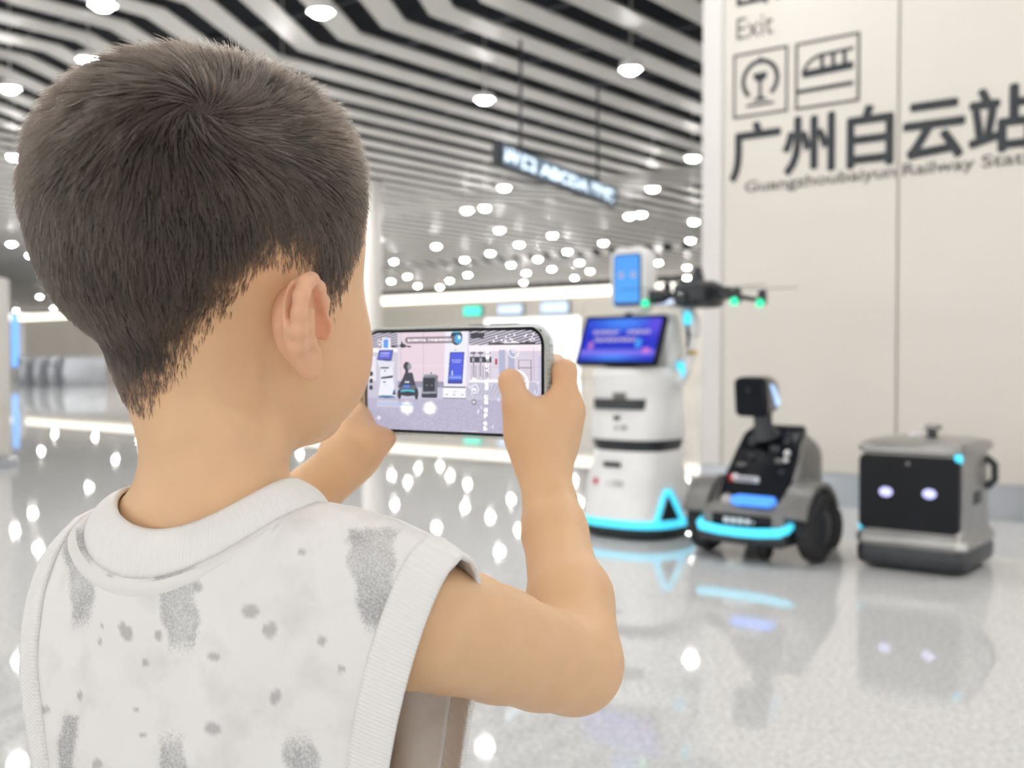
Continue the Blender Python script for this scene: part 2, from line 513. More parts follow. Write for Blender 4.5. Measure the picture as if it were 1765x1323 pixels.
# security gates far away (low grey blocks in the hall)
def gate(px, py, label):
    g = ground(px, py)
    t = empty('ticket_gate', tuple(g), HALL_ROT)
    tag(t, label, 'gate', 'ticket gates in the far hall')
    link('cabinet', bm_data('cabinet', box((0, 0, .5), (.3, 1.6, 1.0), .05), M['skirting']), t)
    link('top_plate', bm_data('top_plate', box((0, 0, 1.02), (.26, 1.5, .04), .01), M['skirting']), t)
    link('indicator', bm_data('indicator', box((0, -.81, .8), (.14, .02, .1), .005, 1), M['grey']), t)
for k, px in enumerate((70, 95, 120, 145)):
    gate(px, 662 + k * .4, 'grey ticket gate cabinet in the distant row of gates')

# ------------------------------------------------------------------ ceiling lamps, with extra ones added to brighten hall and child
LP = [(177, 8), (553, 20), (152, 103), (17, 152), (25, 270), (487, 143), (1087, 119), (835, 171), (1194, 272), (869, 323),
      (1125, 325), (836, 358), (1105, 369), (1196, 382), (861, 396), (1040, 418), (1190, 414), (652, 413), (752, 424), (895, 421),
      (845, 436), (952, 405), (978, 433), (927, 446), (801, 447), (679, 450), (881, 456), (702, 476), (674, 484), (951, 463),
      (1135, 452), (999, 452), (1017, 467), (775, 483), (907, 470), (1184, 460), (806, 473), (720, 492), (990, 478), (1184, 478),
      (805, 362), (1085, 372), (20, 420), (52, 440), (112, 380), (60, 400), (230, 455), (330, 440), (430, 430), (540, 450), (590, 470), (300, 480), (150, 470)]
LP += [(90 + 47 * (k % 11) + 13 * (k // 11), 300 + 47 * (k // 11) + 9 * (k % 3)) for k in range(33)]  # lamp grid added behind the head to brighten the left and middle hall
near_fill = [(-2.6, 1.6), (.5, 2.6), (3.0, .8), (-1.2, -1.8), (2.0, -2.6), (-4.8, -1.0), (3.4, 3.8), (-5.2, 4.6), (.9, 6.2), (-1.6, 5.4),
        (3.6, 5.6), (-3.4, 7.4), (-6.5, 1.6), (5.0, -.8), (-1.0, 8.2), (-7.5, 7.0), (-4.0, -4.0), (.4, -5.0), (4.4, -5.2)]  # unseen lamps added around the camera to light the child
hous = bm_data('housing', lathe([(.10, .012), (.135, -.008), (.14, .0), (.14, .07), (.10, .08)], 28), M['lampring'])
lens = bm_data('lens', lathe([(.02, -.060), (.06, -.052), (.09, -.034), (.104, -.010), (.106, .014)], 28), M['lamp'])
LZ = 4.66
stem = bm_data('stem', tube([(0, 0, .07), (0, 0, CEIL + .86 - LZ)], .012, 8), M['lampring'])
pts = []
for px, py in LP:
    r = ray(px, py)
    p = CAMP + r * ((LZ - CAMZ) / r[2])
    pts.append((p[0], p[1]))
far_fill_rows = [tuple(wn(-98 + 5.5 * k, 41.5)[:2]) for k in range(17)] + [tuple(wn(-94 + 8 * k, 33)[:2]) for k in range(8)]  # lamp rows added at the far end to brighten the back wall
for x, y in pts + near_fill + far_fill_rows:
    t = empty('pendant_downlight', (x, y, LZ))
    tag(t, 'round white pendant downlight glowing below the ceiling slats', 'lamp', 'downlights across the slatted ceiling')
    link('housing', hous, t); link('lens', lens, t); link('stem', stem, t)

# hanging illuminated sign
pA, pB = Q(855, 264, 13.0), Q(1058, 308.5, 16.6)
zA1, zA0 = Q(855, 243, 13.0)[2], Q(855, 286, 13.0)[2]
ang = math.atan2(pB[1] - pA[1], pB[0] - pA[0])
L = math.hypot(pB[0] - pA[0], pB[1] - pA[1])
t = empty('hanging_sign', (pA[0], pA[1], zA0), ang)
tag(t, 'long black hanging sign with glowing pale letters on two rods', 'sign')
h = zA1 - zA0
link('frame', bm_data('frame', box((L / 2, 0, h / 2), (L, .12, h), .01, 1), M['signframe']), t)
link('light_face', bm_data('light_face', box((L / 2, -.063, h / 2), (L - .12, .008, h - .07), .002, 1), mat('sign_face', (.05, .07, .1), .4, emit=(.20, .27, .34), estr=.55)), t)
text_obj('lettering', '出口 ABCDA 地铁', M['signtext'], t, .1, L - .12, .045, h - .045, -.069, .035)
for f in (.17, .83):
    link('rod', bm_data('rod', tube([(L * f, 0, h), (L * f, 0, CEIL + .02 - zA0)], .02, 8), M['signframe']), t)
# ------------------------------------------------------------------ robots
def onface(org, yf):
    """pixel -> (x, z) on the plane y = yf of a thing that stands square to the wall"""
    n = float(np.asarray(org) @ ND) + yf
    w0 = float(np.asarray(org) @ WD)
    def f(px, py):
        w, z = wallpt(px, py, n)
        return w - w0, z
    return f
def ysec(y, hw, z0, z1, r=None, k=4):
    r = r or min(hw, (z1 - z0) / 2) * .6
    return [(x, y, z + (z0 + z1) / 2) for x, z in rrect(hw, (z1 - z0) / 2, r, k)]
def screen_grid(name, fn, nx, nz, hx, hz, parent, strength=1.0, y=0.0, mname=None):
    """flat lit screen: colours computed by fn(u, v) on a vertex grid"""
    u = np.linspace(0, 1, nx); v = np.linspace(0, 1, nz)
    U, V = np.meshgrid(u, v)
    P = np.stack([(U - .5) * 2 * hx, np.full_like(U, y), (V - .5) * 2 * hz], -1).reshape(-1, 3)
    C = np.clip(fn(U, V), 0, 1).reshape(-1, 3)
    idx = np.arange(nx * nz).reshape(nz, nx)
    Fs = np.stack([idx[:-1, :-1], idx[:-1, 1:], idx[1:, 1:], idx[1:, :-1]], -1).reshape(-1, 4)
    me = mesh_data(name, P, Fs, None, False)
    at = me.color_attributes.new('screen', 'FLOAT_COLOR', 'POINT')
    at.data.foreach_set('color', np.concatenate([C, np.ones((len(C), 1))], 1).astype(np.float32).ravel())
    m = bpy.data.materials.get(mname or 'lit_screen')
    if m is None:
        m = mat(mname or 'lit_screen', (.01, .01, .01), .12, spec=.2)
        a = nd(m, 'ShaderNodeAttribute', attribute_name='screen')
        ln(m, a.outputs['Color'], bsdf(m).inputs['Emission Color'])
        bsdf(m).inputs['Emission Strength'].default_value = strength
    me.materials.append(m)
    return link(name, me, parent)
def lin(r, g, b):
    c = np.array([r, g, b]) / 255.0
    return np.where(c <= .04045, c / 12.92, ((c + .055) / 1.055) ** 2.4)

# ---- white delivery robot with tilted tablet
g = ground(1097, 932)
org = np.array([g[0] + .04, g[1] + .28, 0])
rb = empty('service_robot', tuple(org), HALL_ROT)
tag(rb, 'tall white service robot with blue face and tilted blue tablet', 'robot')
S26 = lambda a, b: sell(a, b, 2.7, 48)
link('base', bm_data('base', loft([at_z(S26(.24, .23), 0), at_z(S26(.275, .265), .02), at_z(S26(.285, .275), .062)]), M['dark']), rb)
link('light_ring', bm_data('light_ring', loft([at_z(S26(.285, .275), .062), at_z(S26(.293, .283), .075), at_z(S26(.291, .281), .095), at_z(S26(.284, .274), .106)]), M['cyan']), rb)
body = link('lower_body', bm_data('lower_body', loft([at_z(S26(.282, .272), .106), at_z(S26(.272, .262), .2), at_z(S26(.25, .245), .33), at_z(S26(.225, .225), .45), at_z(S26(.215, .215), .47)]), M['white']), rb)
link('tray_gap', bm_data('tray_gap', loft([at_z(S26(.2, .2), .455), at_z(S26(.216, .216), .47), at_z(S26(.228, .226), .5), at_z(S26(.234, .23), .53), at_z(S26(.20, .20), .56)]), M['dark']), rb)
mid = link('middle_body', bm_data('middle_body', loft([at_z(S26(.2, .2), .545), at_z(S26(.237, .232), .53), at_z(S26(.242, .237), .555), at_z(S26(.232, .228), .7), at_z(S26(.226, .222), .82), at_z(S26(.235, .232), .88), at_z(S26(.215, .212), .915), at_z(S26(.12, .12), .925)]), M['white']), rb)
fx = onface(org, -.235)
def plate(name, px0, px1, py0, py1, m, parent, f, yf, th=.012, bev=.003):
    a, z1 = f(px0, py0); b, z0 = f(px1, py1)
    return link(name, bm_data(name, box(((a + b) / 2, yf, (z0 + z1) / 2), (abs(b - a), th, abs(z1 - z0)), bev, 2), M[m]), parent)
a, z1 = fx(1013, 686); b, z0 = fx(1108, 707)
link('tray_slot', bm_data('tray_slot', loft([[(x + (a + b) / 2, y - .12, z) for x, y in sell(abs(b - a) / 2, .125, 3, 32)] for z in (z0, z0 + .01, z1)]), M['dark']), rb)
plate('latch', 1056, 1077, 676, 688, 'grey', rb, fx, -.231)
plate('sensor', 1058, 1068, 716, 724, 'dark', rb, fx, -.236)
for px in (1060, 1070, 1076):
    plate('button', px, px + 4, 733, 741, 'grey_print', rb, fx, -.236)
fl = onface(org, -.262)
plate('name_plate', 1037, 1066, 795, 806, 'dark', rb, fl, -.243)
plate('red_mark', 1021, 1026, 823, 834, 'red', rb, fl, -.247)
text_obj('lettering', '人工智能', M['grey_print'], rb, fl(1043, 830)[0], fl(1074, 830)[0], fl(1043, 837)[1], fl(1043, 825)[1], -.262, .01)
# light triangle on the right wheel arch
ax, ay = .20, -.235
rr = Matrix.Rotation(math.radians(66), 3, 'Z')
def arch(u, v, r0=-.297):
    p = rr @ Vector((u, r0 + (v - .1) * .13, 0)); return (p.x, p.y, v)
tri = [arch(-.085, .1), arch(-.045, .2), arch(-.012, .262), arch(.012, .262), arch(.045, .2), arch(.085, .1)]
link('arch_light', bm_data('arch_light', tube(tri, .016, 8), M['cyan']), rb)
bm = bmesh.new()
vs = [bm.verts.new(arch(u, v, -.305)) for u, v in ((-.06, .11), (0, .235), (.06, .11))]
bm.faces.new(vs)
vs2 = [bm.verts.new((rr @ Vector((u, -.25, 0))).to_tuple()[:2] + (v,)) for u, v in ((-.06, .11), (0, .235), (.06, .11))]
bm.faces.new(vs2[::-1])
for i in range(3): bm.faces.new((vs[i], vs2[i], vs2[(i + 1) % 3], vs[(i + 1) % 3]))
link('arch_recess', bm_data('arch_recess', bm, M['dark']), rb)
# back column carrying the head
link('back_column', bm_data('back_column', loft([[(x + .045, y + .10, z) for x, y in rrect(w, .085, .05)] for w, z in ((.17, .88), (.165, 1.0), (.14, 1.15), (.115, 1.22))]), M['white']), rb)
# tilted tablet
bmt = bmesh.new()
tw, th = .262, .148
add_loft(bmt, [[(x, y, z) for x, z in rrect(tw - ins, th - ins, .015)] for y, ins in ((-.012, .004), (-.008, 0), (.014, 0), (.02, .006))])
tab = link('tablet', bm_data('tablet', bmt, M['black_gloss']), rb, (-.02, -.15, 1.065))
tab.rotation_euler = (math.radians(-24), 0, 0)
def tabscreen(U, V):
    c = lin(30, 45, 190)[None, None] * np.ones(U.shape + (1,))
    mixg = lambda col, w: c * (1 - w[..., None]) + col * w[..., None]
    c = mixg(lin(70, 130, 240), np.exp(-((U - .5) / .35) ** 2 - ((V - .9) / .18) ** 2))
    c = mixg(lin(60, 130, 235), np.exp(-((U - .45) / .3) ** 2 - ((V - .12) / .12) ** 2))
    c = mixg(lin(140, 120, 235), .8 * np.exp(-((V - .2) / .06) ** 2))
    c = mixg(lin(90, 70, 215), np.exp(-((U - .95) / .15) ** 2 - ((V - .85) / .25) ** 2))
    for vv, u0, u1 in ((.68, .12, .47), (.68, .58, .88), (.5, .16, .72)):
        w = (np.abs(V - vv) < .045) & (U > u0) & (U < u1) & (np.sin(U * 95) + np.sin(U * 61 + V * 90) > -.7)
        c = mixg(lin(200, 185, 205), w * .85)
    w = (np.abs(U - .76) < .035) & (np.abs(V - .42) < .1); c = mixg(lin(70, 160, 240), w * .9)
    w = (np.abs(U - .13) < .03) & (np.abs(V - .36) < .08); c = mixg(lin(190, 120, 200), w * .9)
    w = (np.abs(U - .88) < .05) & (np.abs(V - .25) < .06); c = mixg(lin(200, 120, 200), w * .9)
    return c
screen_grid('screen', tabscreen, 130, 74, tw - .022, th - .02, tab, .85, -.0135)
link('tablet_mount', bm_data('tablet_mount', loft([at_z(sell(.09, .05, 2, 28), .905, -.02, -.12), at_z(sell(.13, .06, 2, 28), .945, -.02, -.13), at_z(sell(.1, .04, 2, 28), .98, -.02, -.1)]), M['dark']), rb)
# head with a lit face
fh = onface(org, .02)
xa, zt = fh(1052, 428); xb, zl = fh(1112, 538)
hx, hz = (xb - xa) / 2, (zt - zl) / 2
bmh = loft([[(x, y, z) for x, z in rrect(hx * k, hz * k2, .06 * k)] for y, k, k2 in ((-.0, .96, .975), (.015, 1, 1), (.09, 1, 1), (.13, .93, .95), (.15, .8, .86))])
hd = link('head', bm_data('head', bmh, M['white']), rb, ((xa + xb) / 2, .02, (zt + zl) / 2))
bmf = loft([[(x, y, z) for x, z in rrect(hx * .78, hz * .8, .02)] for y in (-.006, .004)])
link('face_glass', bm_data('face_glass', bmf, M['black_gloss']), hd)
def face(U, V):
    c = np.ones(U.shape + (1,)) * lin(70, 160, 240)
    g_ = np.clip(1 - V, 0, 1)[..., None]
    c = c * (1 - .25 * (1 - g_)) + lin(60, 110, 230) * .25 * (1 - g_)
    for u0 in (.27, .75):
        d = ((U - u0) / .10) ** 2 + ((V - .6) / .055) ** 2
        c = np.where((d < 1)[..., None], lin(215, 205, 215), c)
        c = np.where((d < .35)[..., None], lin(70, 80, 110), c)
    c = np.where((V < .05)[..., None], lin(20, 50, 130), c)
    return c
screen_grid('face_screen', face, 50, 90, hx * .72, hz * .76, hd, .85, -.0075)
link('neck', bm_data('neck', tube([((xa + xb) / 2, .1, 1.15), ((xa + xb) / 2, .1, zl + .03)], .06, 16), M['dark']), rb)
# jointed arm on the right side, cyan joint caps
S0 = np.array([.225, .04, .86]); 
arm = [(S0[0], S0[1], S0[2]), (.265, .06, .93), (.285, .09, 1.09), (.275, .10, 1.17), (.235, .10, 1.245)]
link('arm_shoulder', bm_data('arm_shoulder', tube([(.17, .04, .85), arm[0], arm[1]], [.06, .055, .045], 14), M['white']), rb)
link('upper_arm', bm_data('upper_arm', tube([arm[1], (.285, .07, 1.0), arm[2]], [.035, .03, .03], 12), M['white']), rb)
link('forearm', bm_data('forearm', tube([arm[2], arm[3], arm[4]], [.045, .05, .04], 14), M['white']), rb)
link('joint_cap', bm_data('joint_cap', ell((arm[1][0] - .01, arm[1][1] - .045, .905), (.03, .012, .05)), M['cyan']), rb)
link('joint_cap', bm_data('joint_cap', ell((arm[2][0] - .005, arm[2][1] - .045, 1.185), (.026, .012, .042)), M['cyan']), rb)
link('arm_cable', bm_data('arm_cable', tube([(.285, .04, 1.15), (.295, .035, 1.1), (.287, .035, 1.03)], .008, 8), M['dark']), rb)
link('brass_fitting', bm_data('brass_fitting', box((.315, .04, 1.0), (.05, .03, .025), .006), M['gold']), rb)
link('perch_plate', bm_data('perch_plate', lathe([(.06, 1.245), (.075, 1.255), (.075, 1.27)], 24, (.21, .10, 0)), M['white']), rb)

# ---- black drone perched on the arm
dc = org + WD * .215 + ND * .10 + UP * 1.271
ctr = Q(1203, 508, float(dc[1]))
dr = empty('quadcopter_drone', (dc[0], dc[1], 1.271), HALL_ROT)
tag(dr, 'black quadcopter drone with green lights perched on the robot arm', 'drone')
fd = onface(dc, 0.0)
def D(px, py, y=0.0):
    x, z = onface(dc, y)(px, py); return (x, y, z - 1.271)
bc = D(1206, 508)
bz = bc[2]
link('landing_leg', bm_data('landing_leg', tube([(0, 0, 0), (bc[0] * .5, 0, bz - .05)], [.02, .03], 8), M['dark']), dr)
link('fuselage', bm_data('fuselage', loft([[(bc[0] + x, y, bz + z) for x, z in rrect(hw, hh, min(hw, hh) * .6)] for y, hw, hh in ((-.16, .05, .04), (-.13, .09, .065), (0, .115, .075), (.12, .09, .065), (.16, .05, .04))]), M['dark']), dr)
link('battery_pack', bm_data('battery_pack', box((bc[0] + .1, 0, bz + .005), (.13, .14, .07), .015), M['dark']), dr)
link('camera_gimbal', bm_data('camera_gimbal', ell((bc[0] - .02, -.17, bz - .02), (.035, .035, .035)), M['lens']), dr)
link('antenna_mast', bm_data('antenna_mast', tube([(bc[0] - .01, 0, bz + .04), (bc[0] - .015, 0, bz + .15)], [.045, .022], 10), M['dark']), dr)
ends = [D(1125, 518, -.1), D(1270, 515, -.12), D(1314, 518, .1), D(1150, 505, .14)]
starts = [(bc[0] - .07, -.08, bz), (bc[0] + .12, -.06, bz), (bc[0] + .13, .06, bz), (bc[0] - .07, .08, bz)]
for i, (s_, e_) in enumerate(zip(starts, ends)):
    ar = link('rotor_arm', bm_data('rotor_arm', tube([s_, e_], [.016, .012], 8), M['dark']), dr)
    link('motor', bm_data('motor', lathe([(.022, -.02), (.024, 0), (.024, .05), (.012, .06)], 14, e_), M['dark']), ar)
    if i < 3:
        link('status_light', bm_data('status_light', ell((e_[0] + (-.03 if i == 0 else 0), e_[1] - .03, e_[2] - .015), (.022, .022, .022)), M['green_led']), ar)
    a = (.35, 2.9, .15, 1.2)[i]
    bmp = bmesh.new()
    for sgn in (-1, 1):
        dv = np.array([math.cos(a), math.sin(a), 0]) * sgn
        nv = np.array([-dv[1], dv[0], 0])
        c0 = np.array(e_) + UP * .062
        secs = []
        for f, w in ((.01, .008), (.06, .016), (.14, .012), (.19, .005)):
            c = c0 + dv * f
            secs.append([c + nv * w + UP * .003, c + nv * w, c - nv * w, c - nv * w + UP * .003])
        add_loft(bmp, secs)
    link('propeller', bm_data('propeller', bmp, M['dark']), ar)
link('motor_pod', bm_data('motor_pod', ell((ends[0][0] + .04, ends[0][1], ends[0][2] + .02), (.06, .05, .04)), M['dark']), dr)

# ---- dark patrol robot on wheels
gl, gr = ground(1215, 948), ground(1411, 966)
axle = (gl + gr) / 2 + ND * .0
pr = empty('patrol_robot', (axle[0], axle[1], 0), HALL_ROT)
tag(pr, 'dark wheeled patrol robot with tilted black head and cyan bumper light', 'robot')
org2 = np.array([axle[0], axle[1], 0])
HW = float(np.linalg.norm(gr - gl)) / 2
link('chassis', bm_data('chassis', loft([ysec(y, w, a, b) for y, w, a, b in ((-.24, .16, .1, .15), (-.22, .225, .085, .165), (-.1, .24, .085, .19), (.25, .22, .09, .2), (.42, .16, .11, .2))]), M['dark']), pr)
hood = link('hood', bm_data('hood', loft([ysec(y, w, a, b) for y, w, a, b in ((-.215, .17, .16, .225), (-.2, .21, .15, .25), (-.14, .225, .15, .285), (-.05, .22, .15, .36), (.06, .205, .15, .49), (.13, .19, .15, .575), (.25, .18, .15, .605), (.36, .165, .16, .57), (.45, .13, .18, .42), (.49, .09, .2, .33))]), M['grey']), pr)
dash = link('dashboard', bm_data('dashboard', loft([ysec(y, w, z - .035, z + .012, .02) for y, w, z in ((-.17, .13, .255), (-.14, .165, .28), (-.05, .178, .365), (.06, .17, .495), (.13, .155, .585), (.22, .14, .62), (.3, .11, .6))]), M['black_gloss']), pr)
def dz(y): return float(np.interp(y, [-.17, -.14, -.05, .06, .13, .22, .3], [.255, .28, .365, .495, .585, .62, .6])) + .012
fb = onface(org2, -.19)
x0, z0 = fb(1262, 860); x1, z1 = fb(1332, 860)
link('indicator_light', bm_data('indicator_light', loft([[(x + (x0 + x1) / 2, y, z + z0 + .0) for x, z in rrect(abs(x1 - x0) / 2, .022, .02)] for y in (-.205, -.18, -.15)]), M['blue_led']), pr)
fg = onface(org2, -.215)
x0, z0 = fg(1228, 894); x1, z1 = fg(1330, 878)
link('grille', bm_data('grille', box(((x0 + x1) / 2, -.213, .196), (abs(x1 - x0), .02, .06), .006), M['black_gloss']), pr)
text_obj('lettering', '■■■●▪', M['light_print'], pr, (x0 + x1) / 2 - .09, (x0 + x1) / 2 + .07, .184, .21, -.225)
bar = [(-.225, -.15, .185), (-.222, -.2, .168), (-.2, -.235, .158), (-.1, -.252, .150), (0, -.257, .148), (.1, -.252, .150), (.2, -.235, .158), (.222, -.2, .168), (.225, -.15, .185)]
link('bumper_light', bm_data('bumper_light', tube(bar, [.017, .02, .022, .022, .022, .022, .022, .02, .017], 10), M['cyan']), pr)
for sgn in (-1, 1):
    R_ = .168
    wl = link('wheel', bm_data('wheel', lathe([(R_ * .55, -.042), (R_ * .86, -.045), (R_ * .97, -.032), (R_, 0), (R_ * .97, .032), (R_ * .86, .045), (R_ * .55, .042)], 40, (sgn * HW, 0, R_), 'x'), M['rubber']), pr)
    link('hub', bm_data('hub', lathe([(.02, -.055), (.06, -.05), (.095, -.035), (.095, .035), (.06, .05), (.02, .055)], 24, (sgn * HW, 0, R_), 'x'), M['dark']), wl)
    # fender: arched band over the wheel
    secs = []
    for k in range(9):
        aa = math.radians(15 + k * 18)
        cy, cz = -math.cos(aa) * (R_ + .02), R_ + math.sin(aa) * (R_ + .02)
        cy2, cz2 = -math.cos(aa) * (R_ + .045), R_ + math.sin(aa) * (R_ + .045)
        xi, xo = sgn * (HW - .09), sgn * (HW + .035)
        secs.append([(xi, cy, cz), (xo, cy, cz), (xo, cy2, cz2), (xi, cy2, cz2 + .01)])
    link('fender', bm_data('fender', loft(secs), M['grey'], 40), pr)
    rw = .11
    link('rear_wheel', bm_data('rear_wheel', lathe([(rw * .5, -.03), (rw * .95, -.03), (rw, 0), (rw * .95, .03), (rw * .5, .03)], 28, (sgn * .2, .38, rw), 'x'), M['rubber']), pr)
link('caster_fork', bm_data('caster_fork', box((.06, -.05, .09), (.05, .06, .06), .01), M['dark']), pr)
link('caster_wheel', bm_data('caster_wheel', lathe([(.02, -.022), (.045, -.022), (.05, -.01), (.05, .01), (.045, .022), (.02, .022)], 20, (.06, -.07, .05), 'x'), M['rubber']), pr)
# instruments on the dashboard
for (x, y, sx, sz, m_) in ((-.1, .0, .05, .02, 'grey'), (-.06, .03, .03, .03, 'dark'), (.09, .02, .04, .025, 'grey'), (.05, .06, .05, .04, 'dark'), (-.08, .08, .04, .05, 'dark'), (.1, .09, .03, .03, 'dark'), (-.03, .11, .03, .02, 'grey'), (.12, -.02, .03, .02, 'dark')):
    link('instrument', bm_data('instrument', box((x, y, dz(y) + sz / 2 - .004), (sx, .03, sz), .005), M[m_]), pr)
for x, y, r in ((.115, .05, .016), (.12, .025, .013), (-.11, -.055, .018)):
    link('camera_ball', bm_data('camera_ball', ell((x, y, dz(y) + r * .7), (r, r, r)), M['white']), pr)
link('label_plate', bm_data('label_plate', box((-.045, -.062, dz(-.062) + .012), (.13, .014, .03), .004), M['light_print']), pr)
text_obj('lettering', '巡逻机器人', M['ink'], pr, -.1, .01, dz(-.062) + .002, dz(-.062) + .022, -.0705, .01)
link('red_mark', bm_data('red_mark', box((-.125, -.062, dz(-.062) + .014), (.025, .014, .035), .004), M['red']), pr)
for x in (-.1, .09):
    link('headlamp', bm_data('headlamp', lathe([(.028, -.02), (.03, 0), (.02, .012)], 20, (x, -.15, .285), 'y'), M['silver']), pr)
# neck and head
fk = onface(org2, .02)
hxa, hza = fk(1266, 650); hxb, hzb = fk(1319, 720)
hcx, hcz = (hxa + hxb) / 2, (hza + hzb) / 2
hwid, hhei = abs(hxb - hxa) / 2, abs(hza - hzb) / 2
link('neck', bm_data('neck', tube([(hcx + .05, .1, .58), (hcx + .045, .08, .64), (hcx + .03, .09, hcz - .03)], [.075, .045, .05], 14), M['dark']), pr)
h2 = link('head', bm_data('head', loft([[(x, y, z + dz_) for x, z in rrect(hwid * k, hhei * k, .03)] for y, k, dz_ in ((.03, 1.0, 0), (.10, .98, 0), (.19, .8, -.012), (.25, .45, -.025))]), M['grey']), pr, (hcx, .02, hcz))
h2.rotation_euler = (math.radians(6), 0, 0)
link('face_plate', bm_data('face_plate', loft([[(x, y, z) for x, z in rrect(hwid * k, hhei * k, .03)] for y, k in ((-.01, .9), (0, .98), (.03, 1.0))]), M['black_gloss']), h2)
link('side_light', bm_data('side_light', loft([[(hwid * .985 + o_, y, z) for y, z in ((.06, .06), (.1, .05), (.17, -.05), (.13, -.06))] for o_ in (-.03, .004)]), M['pale_led']), h2)
link('camera_eye', bm_data('camera_eye', lathe([(.014, -.018), (.016, 0)], 16, (0, 0, .04), 'y'), M['lens']), h2)

# ---- square cleaning robot
FL, FR, BR = ground(1471, 976), ground(1662, 997), ground(1716, 966)
c3 = (FL + BR) / 2
org3 = np.array([c3[0], c3[1], 0])
bx_ = empty('cargo_robot', (c3[0], c3[1], 0), HALL_ROT)
tag(bx_, 'boxy silver and black robot with two glowing lilac eyes', 'robot')
hx3 = float(abs((FR - FL) @ WD)) / 2; hy3 = float(abs((BR - FR) @ ND)) / 2
ff = onface(org3, -hy3)
ztop = ff(1560, 768)[1]
RR = lambda i, r=.055: rrect(hx3 - i, hy3 - i, r)
link('base', bm_data('base', loft([at_z(RR(.02), .015), at_z(RR(.0), .03), at_z(RR(-.005), .08), at_z(RR(.0), .11)]), M['dark']), bx_)
link('drive_wheel', bm_data('drive_wheel', lathe([(.02, -.2), (.05, -.2), (.05, .2), (.02, .2)], 20, (0, 0, .05), 'x'), M['rubber']), bx_)
link('bumper', bm_data('bumper', loft([at_z(RR(.0), .11), at_z(RR(-.008), .125), at_z(RR(-.006), .155), at_z(RR(.012), .178)]), M['silver']), bx_)
link('shell', bm_data('shell', loft([at_z(RR(.014), .178), at_z(RR(.018), .3), at_z(RR(.02), ztop - .04)]), M['silver']), bx_)
link('lid', bm_data('lid', loft([at_z(RR(.02), ztop - .04), at_z(RR(.002), ztop - .03), at_z(RR(.0), ztop - .01), at_z(RR(.012), ztop + .012), at_z(RR(.04), ztop + .02), at_z(RR(.09), ztop + .026)]), M['silver']), bx_)
gx0, gz1 = ff(1482, 777); gx1, gz0 = ff(1658, 925)
gl_ = link('front_glass', bm_data('front_glass', loft([[(x + .0, y - hy3 + .014, z + (.185 + ztop - .045) / 2) for x, z in rrect(hx3 - .018, (ztop - .045 - .185) / 2, .03)] for y in (-.012, -.004, .03)]), M['black_gloss']), bx_)
for px, py in ((1527, 847), (1602, 851)):
    ex_, ez_ = ff(px, py)
    link('eye', bm_data('eye', lathe([(.01, -.002), (.03, 0), (.028, .004)], 28, (0, 0, 0), 'y'), M['lilac_led']), bx_, (ex_, -hy3 - .002, ez_)).scale = (1, 1, .72)
cxl, czl = ff(1664, 793)
link('corner_light', bm_data('corner_light', ell((hx3 - .03, -hy3 + .02, czl), (.02, .02, .026)), M['cyan']), bx_)
for py in (868, 905):
    link('edge_light', bm_data('edge_light', box((-hx3 + .022, -hy3 + .016, ff(1480, py)[1]), (.018, .02, .03), .006), M['cyan']), bx_)
tp = onface(org3, -.02)
tx, tz = tp(1607, 738)
link('mast', bm_data('mast', lathe([(.025, ztop + .02), (.022, ztop + .06)], 16, (tx, -.02, 0)), M['dark']), bx_)
link('sensor_cap', bm_data('sensor_cap', lathe([(.03, ztop + .058), (.045, ztop + .07), (.04, ztop + .085), (.015, ztop + .09)], 20, (tx, -.02, 0)), M['silver']), bx_)
link('top_button', bm_data('top_button', lathe([(.03, ztop + .02), (.028, ztop + .04)], 20, (tx - .1, .05, 0)), M['light_print']), bx_)
link('side_handle', bm_data('side_handle', tube([(hx3 - .02, .18, .5), (hx3 + .012, .19, .47), (hx3 + .014, .19, .4), (hx3 - .02, .18, .36)], .018, 8), M['dark']), bx_)
link('side_vent', bm_data('side_vent', box((hx3 - .018, .02, .33), (.01, .12, .06), .003), M['dark']), bx_)
link('camera_eye', bm_data('camera_eye', lathe([(.01, -.004), (.012, .004)], 14, (0, -hy3 + .002, ztop - .08), 'y'), M['lens']), bx_)
# ------------------------------------------------------------------ the boy: one continuous body grown from a distance field
TH = math.radians(35)
FWD = np.array([math.sin(TH), math.cos(TH), 0]); RGT = np.array([math.cos(TH), -math.sin(TH), 0])
HC = Q(354, 360, .58)                      # centre of the skull
def HL(f, r, u): return HC + FWD * f + RGT * r + UP * u
NB = Q(373, 872, .572); NB[2] = .885       # base of the neck
TT = math.radians(24)                      # the trunk is turned a little less than the head
TF = np.array([math.sin(TT), math.cos(TT), 0]); TR = np.array([math.cos(TT), -math.sin(TT), 0])
FR3T = np.stack([TF, TR, UP])
def BL(s, t, z):                           # s to the boy's right, t to his back, z up
    return np.array([NB[0], NB[1], 0]) + TR * s - TF * t + UP * z
FR3 = np.stack([FWD, RGT, UP])             # world -> f, r, u

